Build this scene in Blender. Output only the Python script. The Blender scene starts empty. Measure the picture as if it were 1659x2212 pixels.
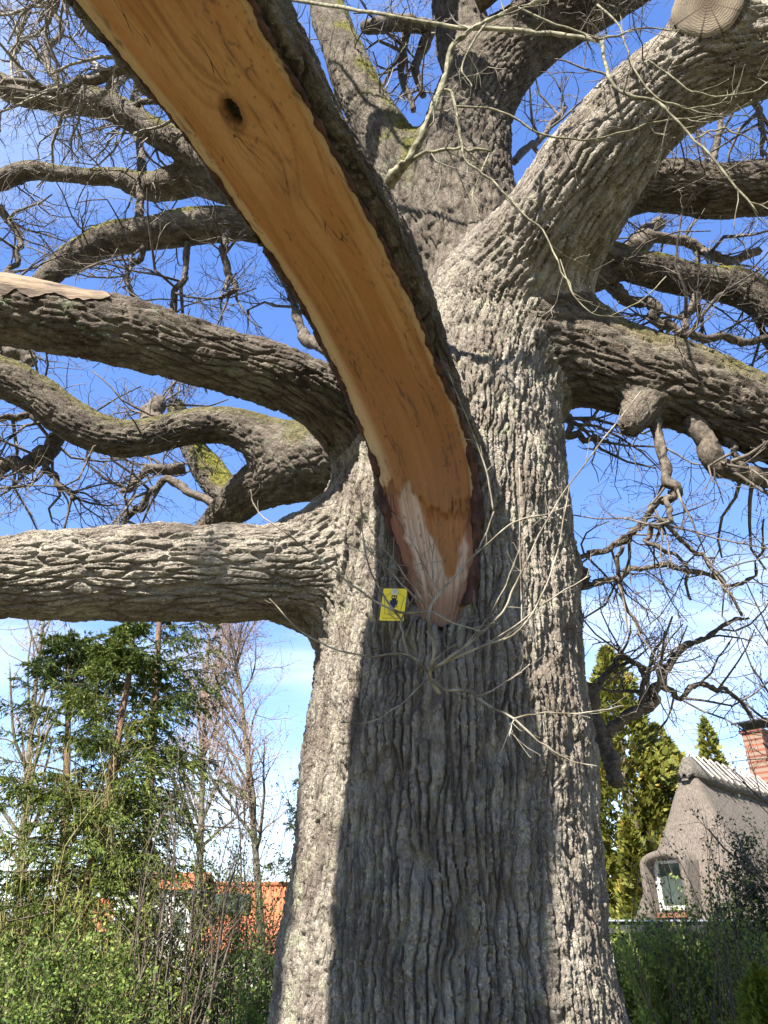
import bpy, math, time
import numpy as np
from math import radians, sin, cos, pi
T0 = time.time()
rng = np.random.default_rng(11)
scene = bpy.context.scene
col = scene.collection

# ------------------------------------------------------------------ camera
PITCH = radians(29.5); EYE = 1.6; F = 1662.0           # focal length in pixels of a 1659 x 2212 picture
cam = bpy.data.cameras.new('camera'); cam_ob = bpy.data.objects.new('camera', cam); col.objects.link(cam_ob)
cam_ob.location = (0, 0, EYE); cam_ob.rotation_euler = (radians(90)+PITCH, 0, 0)
cam.sensor_fit = 'VERTICAL'; cam.angle = 2*math.atan(1106/F); cam.clip_start = 0.05; cam.clip_end = 3000
scene.camera = cam_ob
scene.render.resolution_x = 768; scene.render.resolution_y = 1024

# ------------------------------------------------------------------ sky, sun, exposure
SUN_AZ = radians(-30); SUN_EL = radians(47)            # behind the camera, a little to its left
sun_dir = np.array([sin(SUN_AZ)*cos(SUN_EL), -cos(SUN_AZ)*cos(SUN_EL), sin(SUN_EL)])
world = bpy.data.worlds.new('World'); scene.world = world; world.use_nodes = True
wn = world.node_tree; wn.nodes.clear(); L_ = wn.links.new
out = wn.nodes.new('ShaderNodeOutputWorld'); bg = wn.nodes.new('ShaderNodeBackground')
sky = wn.nodes.new('ShaderNodeTexSky'); sky.sky_type = 'NISHITA'; sky.sun_disc = False
sky.sun_elevation = SUN_EL; sky.sun_rotation = math.atan2(sun_dir[0], sun_dir[1])
sky.air_density = 1.0; sky.dust_density = 0.0; sky.ozone_density = 1.4
hs = wn.nodes.new('ShaderNodeHueSaturation'); hs.inputs['Hue'].default_value = .518; hs.inputs['Saturation'].default_value = 1.38; hs.inputs['Value'].default_value = 0.90
gm = wn.nodes.new('ShaderNodeGamma'); gm.inputs[1].default_value = .78; L_(sky.outputs[0], gm.inputs[0]); L_(gm.outputs[0], hs.inputs['Color'])
tc = wn.nodes.new('ShaderNodeTexCoord'); sp = wn.nodes.new('ShaderNodeSeparateXYZ'); L_(tc.outputs['Generated'], sp.inputs[0])
def wmath(op, a, b=None):
    n = wn.nodes.new('ShaderNodeMath'); n.operation = op
    for i, v in enumerate((a, b)):
        if v is None: continue
        if isinstance(v, (int, float)): n.inputs[i].default_value = v
        else: L_(v, n.inputs[i])
    return n.outputs[0]
zz = wmath('ADD', wmath('MAXIMUM', sp.outputs[2], 0.0), 0.22)
cx = wmath('DIVIDE', sp.outputs[0], zz); cy = wmath('DIVIDE', sp.outputs[1], zz)
cb = wn.nodes.new('ShaderNodeCombineXYZ'); L_(cx, cb.inputs[0]); L_(cy, cb.inputs[1])
mp = wn.nodes.new('ShaderNodeMapping'); L_(cb.outputs[0], mp.inputs[0]); mp.inputs['Rotation'].default_value = (0, 0, 0.5)
mp.inputs['Scale'].default_value = (0.8, 1.5, 1); mp.inputs['Location'].default_value = (3.1, 1.7, 0)
nz = wn.nodes.new('ShaderNodeTexNoise'); nz.inputs['Scale'].default_value = 1.15; nz.inputs['Detail'].default_value = 9; nz.inputs['Roughness'].default_value = 0.55
nz.inputs['Distortion'].default_value = 0.35; L_(mp.outputs[0], nz.inputs['Vector'])
# thin cloud, thickening with the length of air looked through
thick = wmath('MULTIPLY', wmath('SUBTRACT', 1.0, wmath('MINIMUM', wmath('DIVIDE', wmath('MAXIMUM', sp.outputs[2], 0.0), 0.50), 1.0)), 0.13)
cr = wn.nodes.new('ShaderNodeMapRange'); cr.interpolation_type = 'SMOOTHSTEP'
cr.inputs['From Min'].default_value = 0.50; cr.inputs['From Max'].default_value = 0.74; cr.inputs['To Max'].default_value = 0.92
L_(wmath('ADD', nz.outputs['Fac'], thick), cr.inputs['Value'])
mx = wn.nodes.new('ShaderNodeMix'); mx.data_type = 'RGBA'; L_(cr.outputs[0], mx.inputs[0]); L_(hs.outputs[0], mx.inputs[6]); mx.inputs[7].default_value = (2.2, 2.55, 3.1, 1)
L_(mx.outputs[2], bg.inputs['Color']); bg.inputs['Strength'].default_value = 0.115; L_(bg.outputs[0], out.inputs[0])
sl = bpy.data.lights.new('sun', 'SUN'); sl.energy = 5.0; sl.angle = radians(0.53); sl.color = (1.0, 0.95, 0.86)
so = bpy.data.objects.new('sun', sl); col.objects.link(so)
from mathutils import Vector
so.rotation_euler = Vector(sun_dir).to_track_quat('Z', 'Y').to_euler(); so.location = (-6, -10, 14)
scene.view_settings.view_transform = 'Standard'; scene.view_settings.look = 'None'
scene.view_settings.exposure = 2.25; scene.view_settings.gamma = 1.0

# ------------------------------------------------------------------ pixel <-> place
CP, SP = cos(PITCH), sin(PITCH)
def ray(px, py):
    a = (np.asarray(px, float)-829.5)/F; b = (1106-np.asarray(py, float))/F
    return np.stack(np.broadcast_arrays(a, CP-SP*b, SP+CP*b), -1)
def at(px, py, Y):                                      # the point on that line of sight Y metres ahead
    r = ray(px, py); return r*(np.asarray(Y, float)/r[..., 1])[..., None]+np.array([0, 0, EYE])
def depth(px, py, Y):
    return Y/ray(px, py)[..., 1]
def to_px(P):
    x = P[..., 0]; y = P[..., 1]; z = P[..., 2]-EYE
    d = y*CP+z*SP; u = -y*SP+z*CP
    return 829.5+F*x/d, 1106-F*u/d

# ------------------------------------------------------------------ noise (vectorised)
def _h(ix, iy, iz, s):
    h = (ix.astype(np.uint32)*np.uint32(374761393)+iy.astype(np.uint32)*np.uint32(668265263)+iz.astype(np.uint32)*np.uint32(2147483647)+np.uint32((s*974711+12345) % 4294967296))
    h ^= h >> np.uint32(13); h *= np.uint32(1274126177); h ^= h >> np.uint32(16); h *= np.uint32(2246822519); h ^= h >> np.uint32(15)
    return h
def hashf(ix, iy, iz, s): return (_h(ix, iy, iz, s) & np.uint32(0xffffff)).astype(np.float32)*np.float32(1/16777216)
def vnoise(P, seed=0):
    P = np.asarray(P, np.float32); i = np.floor(P).astype(np.int32); f = P-i; f = f*f*(3-2*f)
    r = 0
    for a in (0, 1):
        wa = f[:, 0] if a else 1-f[:, 0]
        for b in (0, 1):
            wb = wa*(f[:, 1] if b else 1-f[:, 1])
            for c in (0, 1):
                r = r+wb*(f[:, 2] if c else 1-f[:, 2])*hashf(i[:, 0]+a, i[:, 1]+b, i[:, 2]+c, seed)
    return 2*r-1
def fbm(P, seed=0, o=3):
    r = 0; a = 1.0; t = 0
    for k in range(o): r = r+a*vnoise(P*(2.03**k), seed+k*17); t += a; a *= .5
    return r/t
def voronoi(P, seed=0):
    P = np.asarray(P, np.float32); i = np.floor(P).astype(np.int32); f = P-i
    F1 = np.full(len(P), 9., np.float32); F2 = F1.copy(); cid = np.zeros(len(P), np.float32)
    for a in (-1, 0, 1):
        for b in (-1, 0, 1):
            for c in (-1, 0, 1):
                h = _h(i[:, 0]+a, i[:, 1]+b, i[:, 2]+c, seed)
                dx = a+(h & np.uint32(1023)).astype(np.float32)/1024-f[:, 0]
                dy = b+((h >> np.uint32(10)) & np.uint32(1023)).astype(np.float32)/1024-f[:, 1]
                dz = c+((h >> np.uint32(20)) & np.uint32(1023)).astype(np.float32)/1024-f[:, 2]
                d = np.sqrt(dx*dx+dy*dy+dz*dz); m = d < F1
                F2 = np.where(m, F1, np.minimum(F2, d)); F1 = np.where(m, d, F1)
                cid = np.where(m, (h >> np.uint32(3) & np.uint32(255)).astype(np.float32)/255, cid)
    return F1, F2, cid
def voronoi2(P, seed=0):
    P = np.asarray(P, np.float32); i = np.floor(P).astype(np.int32); f = P-i; z0 = np.zeros(len(P), np.int32)
    F1 = np.full(len(P), 9., np.float32); F2 = F1.copy(); cid = np.zeros(len(P), np.float32)
    for a in (-1, 0, 1):
        for b in (-1, 0, 1):
            h = _h(i[:, 0]+a, i[:, 1]+b, z0, seed)
            dx = a+.08+.84*(h & np.uint32(1023)).astype(np.float32)/1024-f[:, 0]; dy = b+((h >> np.uint32(10)) & np.uint32(1023)).astype(np.float32)/1024-f[:, 1]
            d = np.sqrt(dx*dx+dy*dy); m = d < F1
            F2 = np.where(m, F1, np.minimum(F2, d)); F1 = np.where(m, d, F1); cid = np.where(m, (h >> np.uint32(21) & np.uint32(255)).astype(np.float32)/255, cid)
    return F1, F2, cid
def sstep(a, b, x): t = np.clip((x-a)/(b-a), 0, 1); return t*t*(3-2*t)

# ------------------------------------------------------------------ objects
base_of = {}
def tag(o, label=None, cat=None, group=None, kind=None):
    for k, v in (('label', label), ('category', cat), ('group', group), ('kind', kind)):
        if v: o[k] = v
    return o
def thing(name, base, label, cat, group=None):
    o = bpy.data.objects.new(name, None); col.objects.link(o); o.location = base; o.empty_display_size = .2
    base_of[o.name] = np.array(base, float); return tag(o, label, cat, group)
def make_mesh(name, V, Fc, smooth=True, attrs=None):
    V = np.ascontiguousarray(V, np.float32); me = bpy.data.meshes.new(name)
    groups = [Fc] if isinstance(Fc, np.ndarray) else [np.asarray(f) for f in Fc if len(f)]
    me.vertices.add(len(V)); me.vertices.foreach_set('co', V.ravel())
    li = np.concatenate([g.ravel() for g in groups]).astype(np.int32)
    tot = np.concatenate([np.full(len(g), g.shape[1], np.int32) for g in groups])
    me.loops.add(len(li)); me.loops.foreach_set('vertex_index', li)
    me.polygons.add(len(tot)); me.polygons.foreach_set('loop_start', np.concatenate([[0], np.cumsum(tot)[:-1]]).astype(np.int32))
    me.polygons.foreach_set('use_smooth', np.full(len(tot), smooth))
    for k, v in (attrs or {}).items():
        v = np.ascontiguousarray(v, np.float32)
        if v.ndim == 1: a = me.attributes.new(k, 'FLOAT', 'POINT'); a.data.foreach_set('value', v)
        else: a = me.attributes.new(k, 'FLOAT_VECTOR', 'POINT'); a.data.foreach_set('vector', v.ravel())
    me.update(calc_edges=True); me.validate(); return me
def mobj(name, V, Fc, mat, parent=None, smooth=True, attrs=None, kind=None, base=None):
    if parent is not None: b = base_of[parent.name]
    else: b = np.array(base if base is not None else (0, 0, 0), float)
    me = make_mesh(name, np.asarray(V)-b, Fc, smooth, attrs)
    if mat: me.materials.append(mat)
    o = bpy.data.objects.new(name, me); col.objects.link(o)
    if parent is not None: o.parent = parent
    else: o.location = b
    base_of[o.name] = b
    if kind: o['kind'] = kind
    return o
def catmull(P, n):
    P = np.asarray(P, float); m = len(P); Q = np.vstack([2*P[0]-P[1], P, 2*P[-1]-P[-2]])
    t = np.linspace(0, m-1, n); i = np.minimum(t.astype(int), m-2); f = (t-i)[:, None]
    a, b, c, d = Q[i], Q[i+1], Q[i+2], Q[i+3]
    return .5*(2*b+(c-a)*f+(2*a-5*b+4*c-d)*f**2+(3*b-a-3*c+d)*f**3)
def unit(v): return v/np.maximum(np.linalg.norm(v, axis=-1, keepdims=True), 1e-9)
def tubes(P, R, k=4, cap=True):                          # many tubes at once: P (N,m,3), R (N,m)
    P = np.asarray(P, float); R = np.asarray(R, float)
    if P.ndim == 2: P = P[None]; R = R[None]
    N, m, _ = P.shape
    Tn = unit(np.gradient(P, axis=1)); mean = unit(P[:, -1]-P[:, 0]+1e-6)
    ax = np.eye(3)[np.argmin(np.abs(mean), 1)][:, None, :]
    e1 = unit(ax-(ax*Tn).sum(-1, keepdims=True)*Tn); e2 = np.cross(Tn, e1)
    th = np.arange(k)*2*pi/k
    V = P[:, :, None]+R[:, :, None, None]*(np.cos(th)[:, None]*e1[:, :, None]+np.sin(th)[:, None]*e2[:, :, None])
    idx = np.arange(N*m*k).reshape(N, m, k); a = idx[:, :-1]; b = idx[:, 1:]
    Fq = np.stack([a, np.roll(a, -1, 2), np.roll(b, -1, 2), b], -1).reshape(-1, 4)
    fs = [Fq]
    if cap and k >= 3:
        fs.append(idx[:, -1]); fs.append(idx[:, 0, ::-1])
    return V.reshape(-1, 3), fs
def merge(parts):                                        # [(V, [faces...]), ...] -> one
    Vs = []; d = {}; o = 0
    for V, fs in parts:
        if len(V) == 0: continue
        Vs.append(V)
        for f in (fs if isinstance(fs, list) else [fs]):
            if len(f): d.setdefault(f.shape[1], []).append(f+o)
        o += len(V)
    return np.concatenate(Vs), [np.concatenate(v) for v in d.values()]
def box(c, s, ax=None):
    c = np.asarray(c, float); ax = np.eye(3) if ax is None else np.asarray(ax, float)
    g = np.array([[x, y, z] for x in (-.5, .5) for y in (-.5, .5) for z in (-.5, .5)])*np.asarray(s)
    return c+g@ax, [np.array([[0, 1, 3, 2], [4, 6, 7, 5], [0, 4, 5, 1], [2, 3, 7, 6], [0, 2, 6, 4], [1, 5, 7, 3]])]
def stamp(tV, tF, P, A, B, C):                           # copies of a template: local x,y,z -> A,B,C (already scaled)
    n = len(P); k = len(tV)
    V = P[:, None]+tV[None, :, 0:1]*A[:, None]+tV[None, :, 1:2]*B[:, None]+tV[None, :, 2:3]*C[:, None]
    return V.reshape(-1, 3), (tF[None]+(np.arange(n)*k)[:, None, None]).reshape(-1, tF.shape[1])
def rdir(n): return unit(rng.normal(size=(n, 3)))

# ------------------------------------------------------------------ materials
def new_mat(name):
    m = bpy.data.materials.new(name); m.use_nodes = True; nt = m.node_tree; b = nt.nodes['Principled BSDF']
    b.inputs['Specular IOR Level'].default_value = .25; b.inputs['Roughness'].default_value = .85
    return m, nt, b
def N_(nt, t, **kw):
    n = nt.nodes.new(t)
    for k, v in kw.items():
        if k in n.inputs: n.inputs[k].default_value = v
        else: setattr(n, k, v)
    return n
def mixc(nt, fac, a, b, mode='MIX'):
    n = nt.nodes.new('ShaderNodeMix'); n.data_type = 'RGBA'; n.blend_type = mode
    for i, v in ((0, fac), (6, a), (7, b)):
        if isinstance(v, bpy.types.NodeSocket): nt.links.new(v, n.inputs[i])
        elif isinstance(v, tuple): n.inputs[i].default_value = (*v, 1)
        else: n.inputs[i].default_value = v
    return n.outputs[2]
def mrange(nt, v, a, b, lo=0., hi=1.):
    n = nt.nodes.new('ShaderNodeMapRange'); n.interpolation_type = 'SMOOTHSTEP'
    nt.links.new(v, n.inputs[0])
    for i, x in enumerate((a, b, lo, hi)): n.inputs[i+1].default_value = x
    return n.outputs[0]
def noise(nt, vec, scale, detail=4, rough=.55, dist=0.):
    n = N_(nt, 'ShaderNodeTexNoise', Scale=scale, Detail=detail, Roughness=rough, Distortion=dist)
    if vec is not None: nt.links.new(vec, n.inputs['Vector'])
    return n.outputs['Fac']
def scaled(nt, vec, s):
    n = nt.nodes.new('ShaderNodeMapping'); nt.links.new(vec, n.inputs[0]); n.inputs['Scale'].default_value = s; return n.outputs[0]
def bump(nt, b, h, strength, dist):
    n = N_(nt, 'ShaderNodeBump', Strength=strength, Distance=dist); nt.links.new(h, n.inputs['Height']); nt.links.new(n.outputs[0], b.inputs['Normal']); return n
def attr(nt, name): n = nt.nodes.new('ShaderNodeAttribute'); n.attribute_name = name; return n

def mat_bark(name, c1, c2, c3, lichen, bump_d=.012, sc=1.):
    m, nt, b = new_mat(name); q = attr(nt, 'bq').outputs['Vector']
    qs = scaled(nt, q, (1, 1, .35))
    n1 = noise(nt, qs, 9*sc, 5, .6); n2 = noise(nt, q, 2.2*sc, 4); n3 = noise(nt, qs, 45*sc, 6, .7)
    c = mixc(nt, mrange(nt, n1, .38, .62), c1, c2)
    c = mixc(nt, mrange(nt, n2, .50, .66, 0, .7), c, c3)
    n5 = noise(nt, q, 7*sc, 5, .65)
    li = mrange(nt, n5, .52, .66); lm = nt.nodes.new('ShaderNodeMath'); lm.operation = 'MULTIPLY'
    nt.links.new(li, lm.inputs[0]); nt.links.new(attr(nt, 'lich').outputs['Fac'], lm.inputs[1])
    c = mixc(nt, lm.outputs[0], c, lichen)
    c = mixc(nt, mrange(nt, noise(nt, q, 28*sc, 3), .3, .7, .72, 1.18), (0, 0, 0), c, 'MIX') if False else c
    mo = mixc(nt, mrange(nt, noise(nt, q, 20, 4), .35, .65), (.055, .055, .007), (.17, .155, .019))
    mm = nt.nodes.new('ShaderNodeMath'); mm.operation = 'MULTIPLY'; mm.use_clamp = True
    nt.links.new(mrange(nt, noise(nt, q, 6, 5, .65), .26, .40), mm.inputs[0]); nt.links.new(attr(nt, 'moss').outputs['Fac'], mm.inputs[1])
    c = mixc(nt, mm.outputs[0], c, mo)
    v = mixc(nt, 1.0, c, (1, 1, 1), 'MULTIPLY'); g = mrange(nt, n3, .25, .75, .74, 1.2)
    hsv = nt.nodes.new('ShaderNodeHueSaturation'); nt.links.new(g, hsv.inputs['Value']); nt.links.new(v, hsv.inputs['Color'])
    nt.links.new(hsv.outputs[0], b.inputs['Base Color'])
    n6 = noise(nt, scaled(nt, q, (1, 1, 1.5)), 75*sc, 5, .7, 1.2)
    wv = N_(nt, 'ShaderNodeTexNoise', Scale=14*sc, Detail=3.); nt.links.new(q, wv.inputs['Vector'])
    wm = N_(nt, 'ShaderNodeVectorMath', operation='MULTIPLY_ADD'); nt.links.new(wv.outputs['Color'], wm.inputs[0]); wm.inputs[1].default_value = (.05, .05, .05); nt.links.new(q, wm.inputs[2])
    vo = N_(nt, 'ShaderNodeTexVoronoi', feature='DISTANCE_TO_EDGE', Scale=24*sc); nt.links.new(scaled(nt, wm.outputs[0], (1, 1, .24)), vo.inputs['Vector'])
    add = nt.nodes.new('ShaderNodeMath'); add.operation = 'ADD'; ad2 = nt.nodes.new('ShaderNodeMath'); ad2.operation = 'ADD'
    nt.links.new(mrange(nt, n6, .40, .55, -.40, 0), add.inputs[0]); nt.links.new(n3, add.inputs[1])
    nt.links.new(add.outputs[0], ad2.inputs[0]); nt.links.new(mrange(nt, vo.outputs['Distance'], 0, .16, -.9, 0), ad2.inputs[1]); add = ad2
    bump(nt, b, add.outputs[0], 1., bump_d); b.inputs['Roughness'].default_value = .92
    return m
def mat_simple(name, c1, c2, scale=8, rough=.85, bd=0., coord='Object', stretch=(1, 1, 1), spec=.25):
    m, nt, b = new_mat(name); t = nt.nodes.new('ShaderNodeTexCoord')
    v = scaled(nt, t.outputs[coord], stretch); n = noise(nt, v, scale, 5, .6)
    nt.links.new(mixc(nt, mrange(nt, n, .35, .65), c1, c2), b.inputs['Base Color'])
    b.inputs['Roughness'].default_value = rough; b.inputs['Specular IOR Level'].default_value = spec
    if bd: bump(nt, b, n, .8, bd)
    return m
def mat_leaf(name, c1, c2, c3=None, trans=.3):
    m, nt, b = new_mat(name); a = attr(nt, 'tint').outputs['Fac']
    c = mixc(nt, a, c1, c2)
    if c3: c = mixc(nt, mrange(nt, a, .82, .95), c, c3)
    nt.links.new(c, b.inputs['Base Color']); b.inputs['Roughness'].default_value = .6
    tr = nt.nodes.new('ShaderNodeBsdfTranslucent'); nt.links.new(c, tr.inputs[0]); ms = nt.nodes.new('ShaderNodeMixShader')
    ms.inputs[0].default_value = trans; nt.links.new(b.outputs[0], ms.inputs[1]); nt.links.new(tr.outputs[0], ms.inputs[2])
    nt.links.new(ms.outputs[0], nt.nodes['Material Output'].inputs[0]); return m

M = {}
M['bark'] = mat_bark('oak_bark', (.185, .155, .125), (.325, .285, .230), (.150, .118, .092), (.35, .35, .23), .016)
M['shaded_bark'] = mat_bark('shaded_oak_bark', (.078, .060, .045), (.165, .136, .104), (.058, .042, .031), (.17, .185, .118), .012, 1.3)  # darker copy of the oak bark, the limbs' shade put into its colour
M['twig'] = mat_simple('twig_bark', (.11, .09, .07), (.20, .18, .145), 14)
M['dark_twig'] = mat_simple('dark_twig_bark', (.045, .036, .028), (.12, .10, .08), 9)
M['shoot'] = mat_simple('shoot_bark', (.075, .060, .037), (.22, .195, .15), 9)
M['lichen_branch'] = mat_simple('lichen_branch_bark', (.06, .052, .028), (.18, .165, .105), 16, bd=.004)
M['inner_bark'] = mat_simple('inner_bark', (.018, .008, .005), (.060, .025, .015), 22, bd=.01, stretch=(1, 1, .4))
M['cut'] = mat_simple('sawn_wood', (.36, .27, .16), (.52, .42, .28), 6)
M['dark_bark'] = mat_simple('dark_branch_bark', (.04, .031, .023), (.10, .08, .06), 30, bd=.014)
print('setup', time.time()-T0)

# ================================================================== GROUND
m, nt, b = new_mat('ground_cover'); t = nt.nodes.new('ShaderNodeTexCoord')
g = mixc(nt, mrange(nt, noise(nt, t.outputs['Object'], 6, 6), .35, .65), (.045, .065, .018), (.095, .10, .038))
g = mixc(nt, mrange(nt, noise(nt, t.outputs['Object'], .22, 5), .46, .56), g, (.17, .145, .11))
nt.links.new(g, b.inputs['Base Color']); bump(nt, b, noise(nt, t.outputs['Object'], 40, 5), .8, .03)
gx = np.linspace(-1, 1, 81); gx = np.sign(gx)*np.abs(gx)**2.2*900
GX, GY = np.meshgrid(gx, gx, indexing='ij'); GV = np.stack([GX, GY+10, np.zeros_like(GX)], -1).reshape(-1, 3)
GV[:, 2] = .10*vnoise(GV/5.0, 5)*np.clip((np.hypot(GV[:, 0]-.3, GV[:, 1]-5)-2)/6, 0, 1)
gi = np.arange(81*81).reshape(81, 81)
mobj('ground', GV, np.stack([gi[:-1, :-1], gi[1:, :-1], gi[1:, 1:], gi[:-1, 1:]], -1).reshape(-1, 4), m, kind='structure')

# ================================================================== THE OAK
OAK = (0.35, 5.0, 0.0)
oak = thing('oak_tree', OAK, 'massive old oak with deeply furrowed bark and a limb torn open to orange wood', 'tree')

# ---- the torn face: left edge, right edge (pixels) and distance ahead of each
ROWS = [(912,1352,990,1352,4.20,4.20),(882,1255,1020,1255,4.17,4.16),(852,1160,1026,1160,4.15,4.14),(830,1075,1026,1065,4.10,4.08),
        (812,1000,1014,985,4.02,4.0),(772,900,990,900,3.88,3.84),(722,790,942,790,3.68,3.62),(662,670,893,670,3.42,3.34),
        (590,555,835,550,3.12,3.05),(500,430,760,410,2.82,2.72),(400,290,680,265,2.52,2.42),(290,155,600,125,2.24,2.13),
        (165,0,522,-20,1.95,1.88),(20,-170,430,-195,1.66,1.60)]
RL = np.array([at(r[0], r[1], r[4]) for r in ROWS]); RR = np.array([at(r[2], r[3], r[5]) for r in ROWS])
for k in range(3):                                       # the limb runs on above the camera
    dl = (RL[-1]-RL[-2]+RR[-1]-RR[-2])*.5; dl = dl/np.linalg.norm(dl)*.55
    RL = np.vstack([RL, RL[-1]+dl]); RR = np.vstack([RR, RR[-1]+dl])
nW = 140
WL, WR = catmull(RL, nW), catmull(RR, nW); WC = (WL+WR)/2; WA = unit(WR-WL); WH = np.linalg.norm(WR-WL, axis=1)/2
WT = unit(np.gradient(WC, axis=0)); WN = unit(np.cross(WA, WT)); WN *= np.sign((WN*(np.array([0, 0, EYE])-WC)).sum(1))[:, None]
WS = np.concatenate([[0], np.cumsum(np.linalg.norm(np.diff(WC, axis=0), axis=1))])
def scar(P, chunk=100000):                               # nearest row of the torn face: across, out of the face, along, half width
    res = []
    sub = slice(0, nW, 2); C2 = WC[sub].astype(np.float32)
    for i in range(0, len(P), chunk):
        p = P[i:i+chunk].astype(np.float32)
        bi = np.argmin((C2*C2).sum(1)[None]-2*(p@C2.T), 1)
        k = bi*2; v = p-WC[k]
        along = (v*WT[k]).sum(1)
        k2 = np.clip(k+np.round(along/(WS[-1]/nW)).astype(int), 0, nW-1); v = p-WC[k2]
        res.append(np.stack([(v*WA[k2]).sum(1), (v*WN[k2]).sum(1), (v*WT[k2]).sum(1), WH[k2], WS[k2]], 1))
    return np.concatenate(res)

# ---- limbs
class Limb: pass
limbs = []
def add_limb(key, pts, rad, k=.22, bark=(0.049,0.270,0.022), moss=0., lich=.5, noise_amp=1., mat='shaded_bark', label=None):
    l = Limb(); l.key = key; n = max(6, int(len(pts)*2.1)); l.P = catmull(pts, n); l.R = np.maximum(catmull(np.asarray(rad)[:, None], n)[:, 0], .01)
    d = np.linalg.norm(np.diff(l.P, axis=0), axis=1); l.S = np.concatenate([[0], np.cumsum(d)])
    Tn = unit(np.gradient(l.P, axis=0)); e = np.cross(Tn[0], [0.3, .9, .2]); e = e/np.linalg.norm(e); E = []
    for tt in Tn: e = e-(e@tt)*tt; e = e/np.linalg.norm(e); E.append(e)
    cv = np.array([.0, -.6, 1.0])-l.P; l.E1 = unit(cv-(cv*Tn).sum(1, keepdims=True)*Tn); l.E2 = np.cross(Tn, l.E1); l.T = Tn; l.R0 = float(np.median(l.R))
    l.k = k; l.bark = bark; l.moss = moss; l.lich = lich; l.mat = mat; l.label = label; l.id = len(limbs); limbs.append(l); return l
def px_limb(key, rows, **kw):
    r = np.array(rows, float); P = at(r[:, 0], r[:, 1], r[:, 2]); R = r[:, 3]*depth(r[:, 0], r[:, 1], r[:, 2])/F
    return add_limb(key, P, R, **kw)
def limb_dist(l, P, full=False):
    P = np.asarray(P, np.float32); best = np.full(len(P), 1e9, np.float32); bi = np.zeros(len(P), np.int32); bt = np.zeros(len(P), np.float32)
    for i in range(len(l.P)-1):
        a = l.P[i].astype(np.float32); ab = (l.P[i+1]-l.P[i]).astype(np.float32)
        v = P-a; t = np.clip((v@ab)/max(float(ab@ab), 1e-9), 0, 1); v -= t[:, None]*ab
        d = np.sqrt((v*v).sum(1))-(np.float32(l.R[i])+t*np.float32(l.R[i+1]-l.R[i])); mk = d < best
        best[mk] = d[mk]
        if full: bi[mk] = i; bt[mk] = t[mk]
    if not full: return best
    f = bt[:, None]; lerp = lambda A: A[bi]*(1-f)+A[bi+1]*f
    c = lerp(l.P); v = P-c; e1 = lerp(l.E1); e2 = lerp(l.E2)
    s = l.S[bi]*(1-bt)+l.S[bi+1]*bt+ (v*lerp(l.T)).sum(1)
    q = np.stack([(v*e1).sum(1), (v*e2).sum(1), s], 1)+l.id*7.31
    return best, q.astype(np.float32)
trunk = add_limb('trunk', [(.30,5.02,-.35),(.31,5.01,.2),(.33,5.0,.7),(.34,5,1.25),(.365,5,2.0),(.40,5,2.75),(.43,5,3.5),(.47,5,4.3),(.52,5,4.9),(.64,5,5.5),(.86,5.02,6.1),(.98,5.05,6.45)],
                 [1.45,1.18,1.02,.945,.915,.90,.885,.90,.87,.77,.62,.52], bark=(.047,.72,.054), lich=1.0, mat='bark', label='thick furrowed trunk with lichen')
px_limb('leader', [(1060,700,5.05,120),(1030,590,5.1,125),(1003,450,5.2,118),(1003,310,5.3,95),(1045,180,5.4,84),(1130,85,5.4,78),(1240,25,5.3,60),(1400,-60,5.2,50),(1600,-160,5.1,40)], bark=(0.060,0.330,0.040), lich=.4, k=.3)
px_limb('leader', [(1030,230,5.5,60),(1005,110,5.6,58),(985,0,5.7,54),(970,-130,5.8,48),(940,-350,5.9,40)], bark=(0.055,0.302,0.040), lich=.3)
px_limb('leader', [(930,480,5.25,70),(865,360,5.35,62),(800,240,5.45,54),(745,120,5.5,44),(700,0,5.6,36),(660,-140,5.7,30),(640,-300,5.8,24)], bark=(0.041,0.226,0.020), moss=1.3, lich=1.)
px_limb('limb', [(1060,690,5.0,130),(1130,600,4.65,135),(1200,490,4.25,122),(1290,360,3.9,112),(1380,250,3.65,108),(1480,165,3.45,104),(1600,115,3.3,100),(1740,80,3.15,96),(1950,30,2.9,88)], bark=(0.055,0.302,0.037), lich=.8, k=.35, mat='bark', label='thick limb rising beside the trunk to a round sawn stub')
px_limb('limb', [(1535,110,3.45,84),(1533,55,3.2,80),(1530,12,2.98,76)], bark=(0.041,0.226,0.020), k=.12)                       # sawn stub
STUB = limbs[-1]
px_limb('limb', [(1150,560,5.3,70),(1230,470,5.6,62),(1320,415,5.8,58),(1440,402,5.9,57),(1570,412,5.9,58),(1700,400,5.9,58),(1950,360,5.8,50)], bark=(0.049,0.270,0.031))
px_limb('limb', [(1160,600,5.4,55),(1240,550,5.8,42),(1310,555,6.0,36),(1400,585,6.2,36),(1500,605,6.3,36),(1600,620,6.3,36),(1700,690,6.2,36),(1850,800,6.0,32)], bark=(0.040,0.220,0.020), moss=1.)
px_limb('limb', [(1180,650,5.6,50),(1240,615,6.0,32),(1278,603,6.1,30),(1310,598,6.25,24)], bark=(0.040,0.220,0.020), moss=.6, lich=1, k=.12)
px_limb('limb', [(1060,800,5.0,130),(1160,760,4.85,112),(1240,754,4.75,104),(1330,787,4.7,96),(1450,824,4.65,90),(1560,870,4.6,86),(1680,920,4.55,84),(1850,980,4.5,78),(2050,1040,4.4,68)], bark=(0.055,0.302,0.036), moss=.45, lich=.35, k=.3)
px_limb('limb', [(1390,880,4.62,40),(1372,908,4.55,32),(1362,920,4.5,29)], bark=(0.040,0.220,0.020), k=.08)                      # burl
BURL = limbs[-1]
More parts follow.
